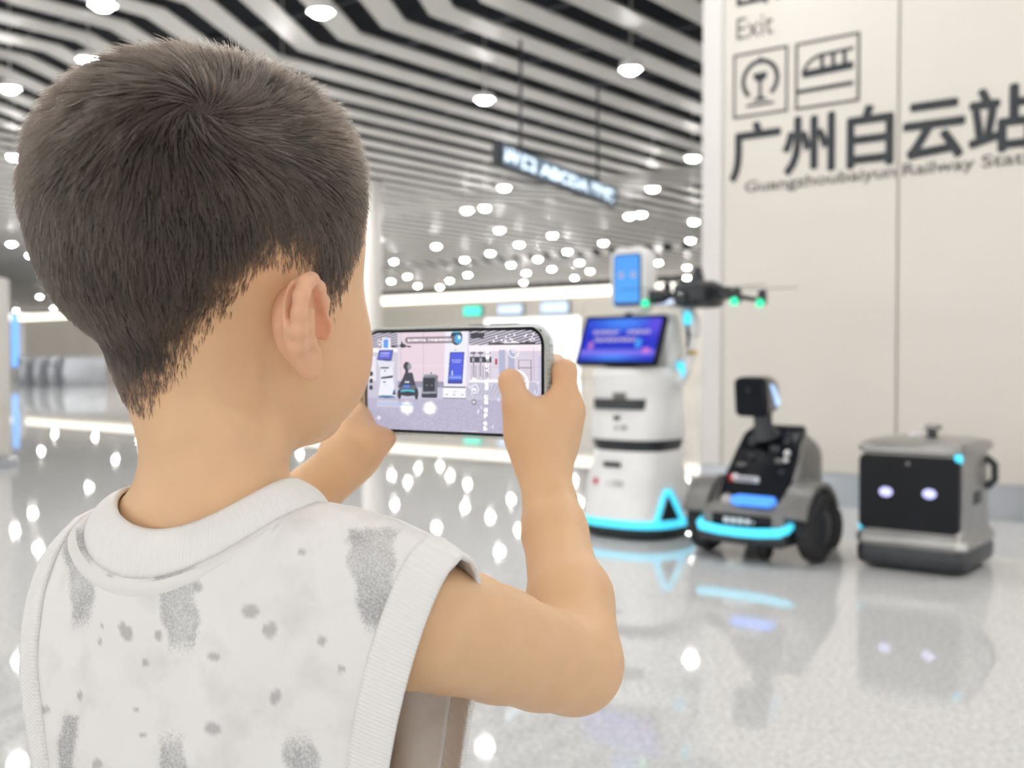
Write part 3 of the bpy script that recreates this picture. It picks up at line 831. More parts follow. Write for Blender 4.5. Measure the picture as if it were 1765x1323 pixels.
def sd_cone(P, a, b, ra, rb):
    a = np.asarray(a, np.float32); b = np.asarray(b, np.float32)
    ab = b - a
    t = np.clip(((P - a) @ ab) / max(float(ab @ ab), 1e-9), 0, 1)
    d = P - a - t[..., None] * ab
    return np.sqrt((d * d).sum(-1)) - (ra + t * (rb - ra))
def sd_ell(P, c, r, R=FR3):
    q = (P - np.asarray(c, np.float32)) @ R.T.astype(np.float32)
    r = np.asarray(r, np.float32)
    k0 = np.sqrt(((q / r) ** 2).sum(-1)); k1 = np.sqrt(((q / r ** 2) ** 2).sum(-1))
    return k0 * (k0 - 1) / np.maximum(k1, 1e-6)
def smin(a, b, k):
    h = np.maximum(k - np.abs(a - b), 0) / k
    return np.minimum(a, b) - h * h * k * .25
class Field:
    def __init__(self, lo, hi, h):
        self.lo = np.array(lo, float); self.h = h
        self.n = np.ceil((np.array(hi) - self.lo) / h).astype(int) + 1
        self.F = np.full(self.n, 1.0, np.float32)
    def region(self, lo, hi):
        i0 = np.clip(np.floor((np.array(lo) - self.lo) / self.h).astype(int), 0, self.n - 1)
        i1 = np.clip(np.ceil((np.array(hi) - self.lo) / self.h).astype(int) + 1, 1, self.n)
        ax = [(self.lo[k] + self.h * np.arange(i0[k], i1[k])).astype(np.float32) for k in range(3)]
        P = np.stack(np.meshgrid(*ax, indexing='ij'), -1)
        return tuple(slice(i0[k], i1[k]) for k in range(3)), P
    def cone(self, a, b, ra, rb, k=.01):
        a = np.asarray(a, float); b = np.asarray(b, float)
        pad = max(ra, rb) + k + 2 * self.h
        sl, P = self.region(np.minimum(a, b) - pad, np.maximum(a, b) + pad)
        self.F[sl] = smin(self.F[sl], sd_cone(P, a, b, ra, rb), k)
    def chain(self, pts, rad, k=.01):
        for i in range(len(pts) - 1): self.cone(pts[i], pts[i + 1], rad[i], rad[i + 1], k)
    def ell(self, c, r, k=.01, R=FR3, sub=False):
        pad = max(r) + k + 2 * self.h
        sl, P = self.region(np.asarray(c) - pad, np.asarray(c) + pad)
        d = sd_ell(P, c, r, R)
        self.F[sl] = -smin(-self.F[sl], d, k) if sub else smin(self.F[sl], d, k)
    def merge(self, other_parts, lo, hi, k):
        """parts blended among themselves with their own k, then joined to the rest with k"""
        sl, P = self.region(lo, hi)
        f = np.full(P.shape[:3], 1.0, np.float32)
        for part in other_parts:
            if part[0] == 'c': d = sd_cone(P, *part[1:5])
            else: d = sd_ell(P, *part[1:4])
            f = smin(f, d, part[-1])
        self.F[sl] = smin(self.F[sl], f, k)
    def mesh(self):
        F = self.F; h = self.h
        S = F < 0
        c = np.zeros(np.array(F.shape) - 1, np.uint8)
        for dx in (0, 1):
            for dy in (0, 1):
                for dz in (0, 1):
                    c += S[dx:F.shape[0] - 1 + dx, dy:F.shape[1] - 1 + dy, dz:F.shape[2] - 1 + dz]
        I = np.argwhere((c > 0) & (c < 8))
        idx = np.full(c.shape, -1, np.int32)
        idx[I[:, 0], I[:, 1], I[:, 2]] = np.arange(len(I))
        cor = np.array([(x, y, z) for x in (0, 1) for y in (0, 1) for z in (0, 1)])
        val = np.stack([F[I[:, 0] + a, I[:, 1] + b, I[:, 2] + g] for a, b, g in cor], 1)
        acc = np.zeros((len(I), 3)); cnt = np.zeros(len(I))
        for i in range(8):
            for j in range(i + 1, 8):
                if np.abs(cor[i] - cor[j]).sum() == 1:
                    va, vb = val[:, i], val[:, j]
                    m_ = (va < 0) != (vb < 0)
                    t = np.where(m_, va / np.where(m_, va - vb, 1), 0)[:, None]
                    acc += np.where(m_[:, None], cor[i] + t * (cor[j] - cor[i]), 0); cnt += m_
        V = self.lo + h * (I + acc / cnt[:, None])
        faces = []
        for ax in range(3):
            sl0 = [slice(None)] * 3; sl1 = [slice(None)] * 3
            sl0[ax] = slice(0, -1); sl1[ax] = slice(1, None)
            E = np.argwhere(S[tuple(sl0)] != S[tuple(sl1)])
            b_, c_ = [(1, 2), (2, 0), (0, 1)][ax]
            ok = (E[:, b_] > 0) & (E[:, c_] > 0) & (E[:, b_] < F.shape[b_] - 1) & (E[:, c_] < F.shape[c_] - 1)
            E = E[ok]
            q = []
            for db, dc in ((-1, -1), (0, -1), (0, 0), (-1, 0)):
                T = E.copy(); T[:, b_] += db; T[:, c_] += dc
                q.append(idx[T[:, 0], T[:, 1], T[:, 2]])
            q = np.stack(q, 1)
            inside = S[E[:, 0], E[:, 1], E[:, 2]]
            q[~inside] = q[~inside][:, ::-1]
            faces.append(q)
        Fq = np.concatenate(faces)
        return V, Fq[(Fq >= 0).all(1)]
def taubin(V, Fq, it=6, keep=None):
    n = len(V)
    e = np.concatenate([Fq[:, [0, 1]], Fq[:, [1, 2]], Fq[:, [2, 3]], Fq[:, [3, 0]]])
    e = np.concatenate([e, e[:, ::-1]])
    cnt = np.bincount(e[:, 0], minlength=n)[:, None]
    for k in range(it):
        for lam in (.5, -.52):
            a = np.stack([np.bincount(e[:, 0], V[e[:, 1], i], n) for i in range(3)], 1) / np.maximum(cnt, 1)
            V = V + lam * (a - V)
    return V
def fast_mesh(name, V, Fq, mats):
    me = bpy.data.meshes.new(name)
    me.vertices.add(len(V)); me.vertices.foreach_set('co', np.asarray(V, np.float32).ravel())
    k = Fq.shape[1]
    me.loops.add(len(Fq) * k); me.loops.foreach_set('vertex_index', Fq.astype(np.int32).ravel())
    me.polygons.add(len(Fq)); me.polygons.foreach_set('loop_start', np.arange(0, len(Fq) * k, k, dtype=np.int32))
    me.polygons.foreach_set('use_smooth', np.ones(len(Fq), bool))
    for m_ in mats: me.materials.append(m_)
    me.update(calc_edges=True)
    me.validate()
    return me

B = Field((-.40, .36, 0.0), (.10, .95, 1.16), .0024)
# head
B.ell(HL(-.002, 0, .002), (.083, .0725, .0745), .02)
B.ell(HL(.026, 0, .006), (.060, .0685, .062), .02)
B.ell(HL(-.030, 0, -.012), (.053, .060, .062), .03)
B.ell(HL(.034, 0, -.052), (.052, .061, .074), .03)
B.ell(HL(.044, 0, -.092), (.042, .050, .040), .025)
for sg in (-1, 1):
    B.ell(HL(.046, sg * .031, -.076), (.033, .032, .037), .02)
    B.ell(HL(.084, sg * .027, -.024), (.012, .013, .008), .012, sub=True)      # eye sockets
B.ell(HL(.076, 0, -.115), (.018, .020, .016), .015)
B.cone(HL(.084, 0, -.022), HL(.096, 0, -.052), .006, .009, .012)                # nose
for sg in (-1, 1): B.ell(HL(.09, sg * .009, -.056), (.008, .007, .006), .006)
B.ell(HL(.088, 0, -.078), (.009, .018, .005), .008)                             # lips
B.ell(HL(.087, 0, -.087), (.009, .015, .005), .008)
# neck and trunk
nt = HL(-.012, 0, -.075)
B.chain([nt, np.array([NB[0], NB[1], .925]), BL(0, .0, .875)], [.040, .0355, .040], .012)
for sg in (-1, 1):
    B.cone(BL(sg * .012, .008, .893), BL(sg * .08, .008, .846), .022, .024, .02)
SR = Q(716, 1072, .526); SL = BL(-.098, -.03, .822)
B.cone(BL(.05, 0, .842), SR, .036, .029, .025)
B.cone(BL(-.05, 0, .835), SL, .040, .034, .03)
B.ell(BL(0, -.006, .755), (.064, .094, .125), .04, FR3T)
B.ell(BL(0, -.006, .64), (.066, .090, .12), .04, FR3T)
B.ell(BL(0, -.004, .53), (.074, .102, .09), .04, FR3T)
for sg in (-1, 1):
    B.chain([BL(sg * .05, 0, .5), BL(sg * .055, -.005, .29), BL(sg * .056, .008, .2), BL(sg * .056, .008, .06)], [.062, .042, .043, .028], .02)
    B.cone(BL(sg * .056, .012, .035), BL(sg * .06, -.09, .028), .028, .022, .015)
# right arm
ER = Q(984, 1146, .621)
B.chain([SR, Q(790, 1088, .549), Q(860, 1111, .573), Q(930, 1134, .599), ER], [.0285, .0285, .0276, .0258, .0252], .015)
WR = Q(938, 808, .735)
B.chain([ER, Q(979, 1035, .657), Q(956, 915, .70), WR], [.0250, .0238, .0207, .0163], .007)
B.cone(ER, Q(994, 1152, .626), .0245, .0238, .012)
B.cone(Q(992, 1130, .628), Q(990, 1030, .657), .0240, .0222, .012)
# left arm
WL = Q(586, 803, .80); EL = Q(395, 985, .80)
B.chain([SL, (SL + EL) / 2 + np.array([0, .0, -.004]), EL], [.035, .031, .027], .015)
B.chain([EL, EL + (WL - EL) * .45, WL], [.027, .0265, .0185], .012)
# right hand (thumb before the screen, fingers behind the phone)
h = []
h += [('c', WR, Q(932, 760, .738), .0165, .019, .01), ('c', Q(928, 775, .736), Q(912, 728, .738), .017, .015, .012),
      ('c', Q(945, 765, .742), Q(968, 712, .742), .0165, .0125, .012), ('c', Q(950, 765, .752), Q(975, 725, .762), .015, .012, .012),
      ('c', Q(925, 755, .742), Q(948, 722, .744), .016, .013, .014),
      ('c', Q(960, 780, .752), Q(982, 705, .745), .010, .0085, .012)]
h += [('c', Q(908, 742, .735), Q(893, 700, .732), .0128, .0098, .010), ('c', Q(893, 700, .732), Q(881, 660, .741), .0098, .0082, .006),
      ('c', Q(881, 660, .741), Q(879, 654, .744), .0084, .0080, .004)]
h += [('c', Q(972, 706, .741), Q(973, 640, .745), .0105, .0082, .008), ('c', Q(973, 640, .745), Q(957, 628, .772), .0082, .0075, .004),
      ('c', Q(957, 628, .772), Q(925, 640, .785), .0072, .0062, .003)]
for (mx_, my_, md), (ax_, ay_, ad), (bx2, by2, bd), (cx2, cy2, cd) in (
        ((978, 716, .758), (976, 668, .768), (955, 662, .788), (915, 668, .797)),
        ((976, 728, .772), (972, 693, .782), (950, 690, .796), (912, 695, .803)),
        ((970, 742, .782), (966, 716, .792), (946, 714, .802), (915, 718, .806))):
    h += [('c', Q(mx_, my_, md), Q(ax_, ay_, ad), .0098, .008, .005), ('c', Q(ax_, ay_, ad), Q(bx2, by2, bd), .008, .0072, .003), ('c', Q(bx2, by2, bd), Q(cx2, cy2, cd), .007, .006, .003)]
B.merge(h, Q(860, 830, .70) - .01, Q(1010, 600, .83) + .01, .010)
# left hand (palm under the lower left corner, thumb along the bottom edge)
h = []
h += [('c', WL, Q(604, 770, .815), .018, .021, .01), ('c', Q(606, 768, .815), Q(617, 728, .832), .021, .015, .012), ('c', Q(600, 770, .825), Q(607, 715, .845), .016, .013, .012)]
h += [('c', Q(618, 782, .808), Q(640, 764, .806), .0155, .0125, .012), ('c', Q(640, 764, .806), Q(661, 757, .812), .0115, .0078, .006), ('c', Q(661, 757, .812), Q(668, 755, .815), .0078, .0066, .004)]
for (a_, b_, c_, d_) in (((612, 712, .848), (622, 670, .852), (648, 652, .846), (676, 655, .838)),
                         ((614, 722, .852), (628, 690, .858), (655, 680, .850), (684, 682, .840)),
                         ((616, 732, .854), (632, 708, .858), (656, 704, .850), (684, 708, .842)),
                         ((618, 742, .852), (634, 727, .854), (656, 726, .848), (680, 730, .840))):
    h += [('c', Q(*a_), Q(*b_), .0095, .0078, .006), ('c', Q(*b_), Q(*c_), .0078, .007, .003), ('c', Q(*c_), Q(*d_), .007, .006, .003)]
B.merge(h, Q(570, 840, .78) - .01, Q(690, 640, .87) + .012, .010)
V, Fq = B.mesh()
V = taubin(V, Fq, 5)
del B

# ears on a finer field, joined to the same mesh
def make_ear(sg):
    flare = math.radians(19 if sg > 0 else 8)
    c = HL(.013, .0690, -.062) if sg > 0 else HL(.008, -.058, -.062)
    D_ = -FWD * math.cos(flare) + RGT * sg * math.sin(flare)
    Nn = RGT * sg * math.cos(flare) + FWD * math.sin(flare)
    tl = math.radians(9)
    Ue = UP * math.cos(tl) - D_ * math.sin(tl) * -1.0
    Ue = Ue / np.linalg.norm(Ue); De = D_ - Ue * (D_ @ Ue); De /= np.linalg.norm(De)
    L3 = lambda a, b, g: c + De * a * .9 + Ue * b * .82 + Nn * g
    E = Field(c - .05, c + .05, .0007)
    hel = [(.001, .002, .005), (-.001, .013, .005), (.004, .022, .005), (.012, .0275, .005), (.021, .0265, .006), (.0275, .020, .0065), (.0305, .010, .006), (.0295, -.001, .004), (.0255, -.011, .002), (.019, -.019, .0), (.012, -.024, -.001)]
    hr = [.0026, .003, .0034, .0037, .0038, .0037, .0035, .0034, .0034, .0038, .0045]
    E.chain([L3(*p) for p in hel], hr, .003)
    Re = np.stack([De, Ue, Nn])
    E.ell(L3(.0145, .003, -.003), (.0150, .0205, .0024), .006, Re)
    E.ell(L3(.008, .000, -.009), (.0145, .0185, .0085), .008, Re)
    E.chain([L3(.012, .018, .003), L3(.0195, .010, .0045), L3(.021, .001, .0045), L3(.018, -.009, .004), L3(.011, -.0145, .004)], [.0026, .003, .0032, .003, .003], .005)
    E.ell(L3(.0105, -.0235, .001), (.0085, .0095, .0042), .005, Re)
    E.ell(L3(-.001, -.004, .005), (.004, .006, .0045), .005, Re)
    E.ell(L3(.008, -.001, .006), (.0085, .010, .0085), .003, Re, sub=True)
    E.ell(L3(.016, .017, .006), (.008, .0045, .0045), .003, Re, sub=True)
    Ve, Fe = E.mesh()
    if sg < 0: pass
    return taubin(Ve, Fe, 3), Fe
off = len(V)
allV, allF = [V], [Fq]
isear = [np.zeros(len(V))]
for sg in (1, -1):
    Ve, Fe = make_ear(sg)
    allV.append(Ve); allF.append(Fe + off); off += len(Ve); isear.append(np.ones(len(Ve)))
V = np.concatenate(allV); Fq = np.concatenate(allF); isear = np.concatenate(isear)

# scalp mask
def head_coords(P):
    q = (P - HC) @ FR3.T
    return q[:, 0], q[:, 1], q[:, 2]
HA = np.array([0, 30, 45, 55, 64, 74, 82, 100, 108, 118, 128, 140, 155, 170, 180.])
HZ = np.array([.045, .032, .004, -.026, -.050, -.054, -.034, -.03, -.036, -.050, -.062, -.078, -.095, -.103, -.104])
def hairline(al): return np.interp(al, HA, HZ)
def scalp(P):
    f, r, u = head_coords(P)
    al = np.degrees(np.arctan2(np.abs(r), f))
    return u - hairline(al), al, u
def vnoise(P, s, seed=0):
    """cheap smooth noise"""
    r = np.random.default_rng(seed)
    out = np.zeros(len(P))
    for k in range(8):
        d = r.normal(size=3); d /= np.linalg.norm(d)
        out += np.sin(P @ d * s * r.uniform(.6, 1.6) + r.uniform(0, 6.28))
    return out / 4
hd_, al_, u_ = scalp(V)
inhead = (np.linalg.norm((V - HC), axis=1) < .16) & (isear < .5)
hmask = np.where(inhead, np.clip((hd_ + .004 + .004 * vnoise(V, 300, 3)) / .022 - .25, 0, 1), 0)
rosy = isear * .75
f_, r_, u2 = head_coords(V)
rosy = np.maximum(rosy, .35 * np.exp(-((V - HL(.05, .05, -.07)) ** 2).sum(1) / .03 ** 2))
for c_ in (Q(880, 655, .744), Q(973, 640, .745), Q(661, 757, .812), Q(612, 745, .82), Q(1000, 1165, .62)):
    rosy = np.maximum(rosy, .45 * np.exp(-((V - c_) ** 2).sum(1) / .018 ** 2))
rosy = np.clip(rosy + .08 * vnoise(V, 90, 5), 0, 1)

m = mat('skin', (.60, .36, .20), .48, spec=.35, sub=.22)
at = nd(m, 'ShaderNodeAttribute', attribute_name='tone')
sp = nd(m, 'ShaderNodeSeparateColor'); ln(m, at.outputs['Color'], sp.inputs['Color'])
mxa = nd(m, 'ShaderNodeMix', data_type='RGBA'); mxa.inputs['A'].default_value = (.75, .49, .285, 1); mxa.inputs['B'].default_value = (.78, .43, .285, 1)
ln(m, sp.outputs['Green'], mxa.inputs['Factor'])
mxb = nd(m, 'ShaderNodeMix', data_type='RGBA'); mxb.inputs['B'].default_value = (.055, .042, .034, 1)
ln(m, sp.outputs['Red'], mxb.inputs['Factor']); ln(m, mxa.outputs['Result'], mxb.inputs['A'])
tc = nd(m, 'ShaderNodeTexCoord')
nz = nd(m, 'ShaderNodeTexNoise', Scale=60.0, Detail=5.0); ln(m, tc.outputs['Object'], nz.inputs['Vector'])
mr = nd(m, 'ShaderNodeMapRange'); mr.inputs['To Min'].default_value = .93; mr.inputs['To Max'].default_value = 1.06
ln(m, nz.outputs['Fac'], mr.inputs['Value'])
hs = nd(m, 'ShaderNodeHueSaturation'); ln(m, mr.outputs['Result'], hs.inputs['Value']); ln(m, mxb.outputs['Result'], hs.inputs['Color'])
ln(m, hs.outputs['Color'], bsdf(m).inputs['Base Color'])
n2 = nd(m, 'ShaderNodeTexNoise', Scale=900.0, Detail=2.0); ln(m, tc.outputs['Object'], n2.inputs['Vector'])
bp = nd(m, 'ShaderNodeBump'); bp.inputs['Strength'].default_value = .08; bp.inputs['Distance'].default_value = .0006
ln(m, n2.outputs['Fac'], bp.inputs['Height']); ln(m, bp.outputs['Normal'], bsdf(m).inputs['Normal'])
M['skin'] = m

PB = BL(0, 0, 0)
person = empty('person', tuple(PB))
tag(person, 'small child with short dark hair and white sleeveless top holding up a smartphone', 'person')
def pchild(name, me, parent=None):
    o = link(name, me, parent or person)
    if parent is None: o.location = tuple(-PB)
    return o
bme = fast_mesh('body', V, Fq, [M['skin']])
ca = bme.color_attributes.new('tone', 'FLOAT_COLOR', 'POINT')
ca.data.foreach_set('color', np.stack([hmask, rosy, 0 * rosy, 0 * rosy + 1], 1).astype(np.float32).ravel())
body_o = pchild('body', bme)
for sg in (-1, 1):
    e_ = pchild('eye', bm_data('eye', ell(tuple(HL(.0695, sg * .0255, -.024)), (.0095, .0095, .0095)), mat('eye_dark', (.02, .012, .008), .1)))

# ------------------------------------------------------------------ hair strands
tri = np.concatenate([Fq[:, [0, 1, 2]], Fq[:, [0, 2, 3]]])
cen = V[tri].mean(1)
ok = (np.linalg.norm(cen - HC, axis=1) < .16) & (isear[tri[:, 0]] < .5)
tri = tri[ok]; cen = cen[ok]
hd2, al2, u2 = scalp(cen)
ok = hd2 + .006 * vnoise(cen, 260, 4) > -.006
tri = tri[ok]; cen = cen[ok]; hd2 = hd2[ok]
A_, B_, C_ = V[tri[:, 0]], V[tri[:, 1]], V[tri[:, 2]]
nrm = np.cross(B_ - A_, C_ - A_); area = np.linalg.norm(nrm, axis=1) / 2
dens = area * np.clip(.10 + (hd2 + .006) / .028, .06, 1)
NS = 64000
pick = RNG.choice(len(tri), NS, p=dens / dens.sum())
b1, b2 = RNG.random(NS), RNG.random(NS)
fl_ = b1 + b2 > 1; b1[fl_] = 1 - b1[fl_]; b2[fl_] = 1 - b2[fl_]
P0 = A_[pick] + b1[:, None] * (B_ - A_)[pick] + b2[:, None] * (C_ - A_)[pick]
vn = np.zeros_like(V)
for k in range(3): np.add.at(vn, tri[:, k], nrm)
vn /= np.maximum(np.linalg.norm(vn, axis=1), 1e-12)[:, None]
hf, hr2, hu = head_coords(P0)
N0 = vn[tri[pick, 0]] * (1 - b1 - b2)[:, None] + vn[tri[pick, 1]] * b1[:, None] + vn[tri[pick, 2]] * b2[:, None]
N0 /= np.linalg.norm(N0, axis=1)[:, None]
# whorl on the crown seen at the back of the head
wr = ray(348, 178)
oc = CAMP - HC; M3 = FR3 / np.array([.0885, .0745, .079])[:, None]
ro, rd = M3 @ (oc - FR3.T @ np.array([-.004, 0, .008])), M3 @ wr
bq = ro @ rd; aq = rd @ rd; cq = ro @ ro - 1
tt = (-bq - math.sqrt(max(bq * bq - aq * cq, 0))) / aq
WH = CAMP + wr * tt
rel = P0 - WH
dist = np.linalg.norm(rel, axis=1)
T0 = rel - N0 * (rel * N0).sum(1)[:, None]
T0 /= np.maximum(np.linalg.norm(T0, axis=1), 1e-6)[:, None]
sw = np.radians(70) * np.exp(-dist / .022) + np.radians(16)
Bt = np.cross(N0, T0)
T1 = T0 * np.cos(sw)[:, None] + Bt * np.sin(sw)[:, None]
# low on the head the hair simply hangs down
dn = np.array([0, 0, -1.0]) - N0 * (-N0[:, 2])[:, None]
dn /= np.maximum(np.linalg.norm(dn, axis=1), 1e-6)[:, None]
wdn = np.clip((.03 - hu) / .07, 0, 1)[:, None]
T1 = T1 * (1 - wdn) + dn * wdn
clump = np.stack([vnoise(P0, 420, 20 + i) for i in range(3)], 1)
T1 = T1 + .26 * clump + RNG.normal(scale=.13, size=T1.shape)
T1 -= N0 * (T1 * N0).sum(1)[:, None]
T1 /= np.linalg.norm(T1, axis=1)[:, None]
hd3, al3, _ = scalp(P0)
top = np.clip((hu + .01) / .06, 0, 1)
Ln = .0095 + .0125 * top
Ln = np.where(hd3 < .035, np.minimum(Ln, .0050 + .16 * np.clip(hd3, 0, 1)), Ln)
Ln *= RNG.uniform(.72, 1.18, NS)
frontness = np.clip(hf / .08, -1, 1)
lift = .18 + (.16 + .12 * np.clip(-hr2 / .04, 0, 1)) * top * np.clip(dist / .05, .25, 1) + RNG.normal(scale=.05, size=NS) + .10 * top * np.clip(vnoise(P0, 330, 44), -1, 1)
lift = np.clip(lift, .1, .75)[:, None]
K = 6
ss = np.linspace(0, 1, K)
pts = np.zeros((NS, K, 3))
pts[:, 0] = P0 - N0 * .001
cur = P0.copy()
for k in range(1, K):
    lf = lift * (1 - .55 * ss[k])
    d = N0 * lf + T1 * (1 - lf) + np.array([0, 0, -.10]) * ss[k]
    d /= np.linalg.norm(d, axis=1)[:, None]
    cur = cur + d * (Ln / (K - 1))[:, None]
    pts[:, k] = cur
hc = bpy.data.hair_curves.new('hair')
hc.add_curves([K] * NS)
hc.position_data.foreach_set('vector', pts.astype(np.float32).ravel())
rad = np.interp(ss, [0, .5, 1], [.00019, .00018, .00005])[None] * RNG.uniform(.8, 1.2, (NS, 1))
ra_ = hc.attributes.get('radius') or hc.attributes.new('radius', 'FLOAT', 'POINT')
ra_.data.foreach_set('value', rad.astype(np.float32).ravel())
tn = hc.attributes.new('shade', 'FLOAT', 'CURVE')
tn.data.foreach_set('value', np.clip(RNG.random(NS) ** 1.8 * .8 + .22 * vnoise(P0, 120, 9) + .15 * vnoise(P0, 1500, 10), 0, 1).astype(np.float32))
m = bpy.data.materials.new('hair'); m.use_nodes = True
nt_ = m.node_tree; nt_.nodes.remove(nt_.nodes['Principled BSDF'])
hb = nt_.nodes.new('ShaderNodeBsdfHairPrincipled')
hb.parametrization = 'COLOR'
hb.inputs['Roughness'].default_value = .42
hb.inputs['Radial Roughness'].default_value = .55
a1 = nd(m, 'ShaderNodeAttribute', attribute_name='shade')
hi = nd(m, 'ShaderNodeHairInfo')
cr = nd(m, 'ShaderNodeValToRGB')
cr.color_ramp.elements[0].color = (.0025, .0021, .0022, 1); cr.color_ramp.elements[1].color = (.052, .034, .024, 1)
ln(m, a1.outputs['Fac'], cr.inputs['Fac'])
mh = nd(m, 'ShaderNodeMix', data_type='RGBA'); mh.inputs['B'].default_value = (.10, .072, .052, 1)
mr = nd(m, 'ShaderNodeMapRange'); mr.inputs['From Min'].default_value = .5; mr.inputs['To Max'].default_value = .45
ln(m, hi.outputs['Intercept'], mr.inputs['Value']); ln(m, mr.outputs['Result'], mh.inputs['Factor']); ln(m, cr.outputs['Color'], mh.inputs['A'])
ln(m, mh.outputs['Result'], hb.inputs['Color'])
ln(m, hb.outputs[0], nt_.nodes['Material Output'].inputs['Surface'])
hc.materials.append(m)
hair_o = bpy.data.objects.new('hair', hc); COL.objects.link(hair_o)
hair_o.parent = person; hair_o.location = tuple(-PB)
tag(hair_o, 'short dark brown hair with a whorl at the crown', kind='stuff')
# ------------------------------------------------------------------ white sleeveless top
ZR = ([-.15, -.115, -.095, -.075, 0, .075, .105, .13, .15], [.828, .852, .872, .887, .895, .897, .892, .884, .874])
CA, CB = .066, .058
def collar_pt(ps, k):
    """ps = 0 at the back; k = 0 top edge, 1 bottom edge"""
    a = .050 + (CA - .050) * k; b = .044 + (CB - .044) * k
    s, t = a * math.sin(ps), b * math.cos(ps)
    zs = (.904 - .012 * k) + (.004 if s > 0 else -.004) * abs(math.sin(ps))
    zb = .885 - .021 * k; zf = .862 - .024 * k
    c2 = math.cos(ps) ** 2
    z = zs + ((zb if t > 0 else zf) - zs) * c2
    bulge = .0022 * math.sin(math.pi * k)
    n = np.array([math.sin(ps), math.cos(ps)])
    return s + n[0] * bulge, t + n[1] * bulge + .004, z + bulge * .6
EDGE_R, EDGE_L, BAND = .131, -.070, .018
def hem(z0): return .47
def panel(s, v, side):
    """point of the front (-1) or back (+1) panel; v = 0 top, 1 hem"""
    sc = s
    if abs(s) < CA:
        ps = math.asin(max(-1, min(1, s / CA)))
        _, t0, z0 = collar_pt(ps if side > 0 else math.pi - ps, 1.0)
    else:
        t0 = .004; z0 = float(np.interp(s, *ZR))
        ed = (abs(s) - CA)
    z = z0 + (hem(z0) - z0) * v
    dep = z0 - z
    if side > 0:
        T = .070 * (1 - (abs(s) / .21) ** 2.6)
        T += .004 * min(dep / .15, 1)
    else:
        T = -.066 * (1 - (abs(s) / .20) ** 2.6)
    x = min(dep / .085, 1.0)
    t = t0 + (T - t0) * math.sqrt(max(0, 1 - (1 - x) ** 2))
    # folds
    amp = min(dep / .06, 1)
    if side > 0:
        t += amp * (.0022 * math.sin(s * 78 + 2.2 * math.sin(z * 17)) * (.4 + .6 * math.exp(-((s - .07) / .05) ** 2))
                    + .0030 * math.exp(-((s - .062) / .016) ** 2) * min(dep / .12, 1) - .0035 * math.exp(-((s - .085) / .012) ** 2) * min(dep / .1, 1)
                    + .0018 * math.sin(z * 150 + s * 25) * math.exp(-((s + .03) / .035) ** 2 - ((z - .835) / .02) ** 2)
                    + .0020 * math.sin((s + .1) * 190 + z * 9) * math.exp(-((s + .09) / .02) ** 2))
    else:
        t += amp * .004 * math.sin(s * 95 + z * 6)
    sp = s * (1 - (.17 * min(dep / .14, 1.3) if s > 0 else .29 * min(dep / .10, 1.25)))
    return BL(sp, t, z)
def grid_mesh(name, fn, us, vs, m_, th=.0014, uvs=True):
    nu, nv = len(us), len(vs)
    P = np.array([fn(u, v) for v in vs for u in us])
    idx = np.arange(nu * nv).reshape(nv, nu)
    Fs = np.stack([idx[:-1, :-1], idx[:-1, 1:], idx[1:, 1:], idx[1:, :-1]], -1).reshape(-1, 4)
    me = fast_mesh(name, P, Fs, [m_])
    UVv = np.array([(u, v) for v in vs for u in us])
    uv = me.uv_layers.new(name='cloth')
    uv.data.foreach_set('uv', UVv[Fs.ravel()].astype(np.float32).ravel())
    return me, P
def solid(o, th=.0016):
    md = o.modifiers.new('thickness', 'SOLIDIFY'); md.thickness = th; md.offset = 0
    return o

m = mat('printed_cotton', (.8, .79, .77), .85, spec=.2, sub=.0)
at = nd(m, 'ShaderNodeAttribute', attribute_name='print')
sp = nd(m, 'ShaderNodeSeparateColor'); ln(m, at.outputs['Color'], sp.inputs['Color'])
tc = nd(m, 'ShaderNodeTexCoord')
g1 = nd(m, 'ShaderNodeTexNoise', Scale=1100.0, Detail=2.0); ln(m, tc.outputs['Object'], g1.inputs['Vector'])
g2 = nd(m, 'ShaderNodeTexNoise', Scale=45.0, Detail=4.0); ln(m, tc.outputs['Object'], g2.inputs['Vector'])
# grainy print: stain value against noise
ad = nd(m, 'ShaderNodeMath', operation='ADD'); ln(m, sp.outputs['Red'], ad.inputs[0]); ln(m, g1.outputs['Fac'], ad.inputs[1])
mr = nd(m, 'ShaderNodeMapRange'); mr.inputs['From Min'].default_value = .78; mr.inputs['From Max'].default_value = 1.25
ln(m, ad.outputs[0], mr.inputs['Value'])
mu = nd(m, 'ShaderNodeMath', operation='MULTIPLY'); ln(m, mr.outputs['Result'], mu.inputs[0])
mr2 = nd(m, 'ShaderNodeMapRange'); mr2.inputs['From Min'].default_value = .25; mr2.inputs['From Max'].default_value = .6; mr2.inputs['To Min'].default_value = .45
ln(m, g2.outputs['Fac'], mr2.inputs['Value']); ln(m, mr2.outputs['Result'], mu.inputs[1])
c0 = nd(m, 'ShaderNodeMix', data_type='RGBA'); c0.inputs['A'].default_value = (.80, .79, .775, 1); c0.inputs['B'].default_value = (.70, .69, .675, 1)
mr3 = nd(m, 'ShaderNodeMapRange'); mr3.inputs['From Min'].default_value = .5; mr3.inputs['From Max'].default_value = .75
ln(m, g2.outputs['Fac'], mr3.inputs['Value']); ln(m, mr3.outputs['Result'], c0.inputs['Factor'])
c1 = nd(m, 'ShaderNodeMix', data_type='RGBA'); c1.inputs['B'].default_value = (.34, .345, .35, 1)
ln(m, c0.outputs['Result'], c1.inputs['A']); ln(m, mu.outputs[0], c1.inputs['Factor'])
c2 = nd(m, 'ShaderNodeMix', data_type='RGBA'); c2.inputs['B'].default_value = (.38, .375, .37, 1)
ln(m, c1.outputs['Result'], c2.inputs['A']); ln(m, sp.outputs['Green'], c2.inputs['Factor'])
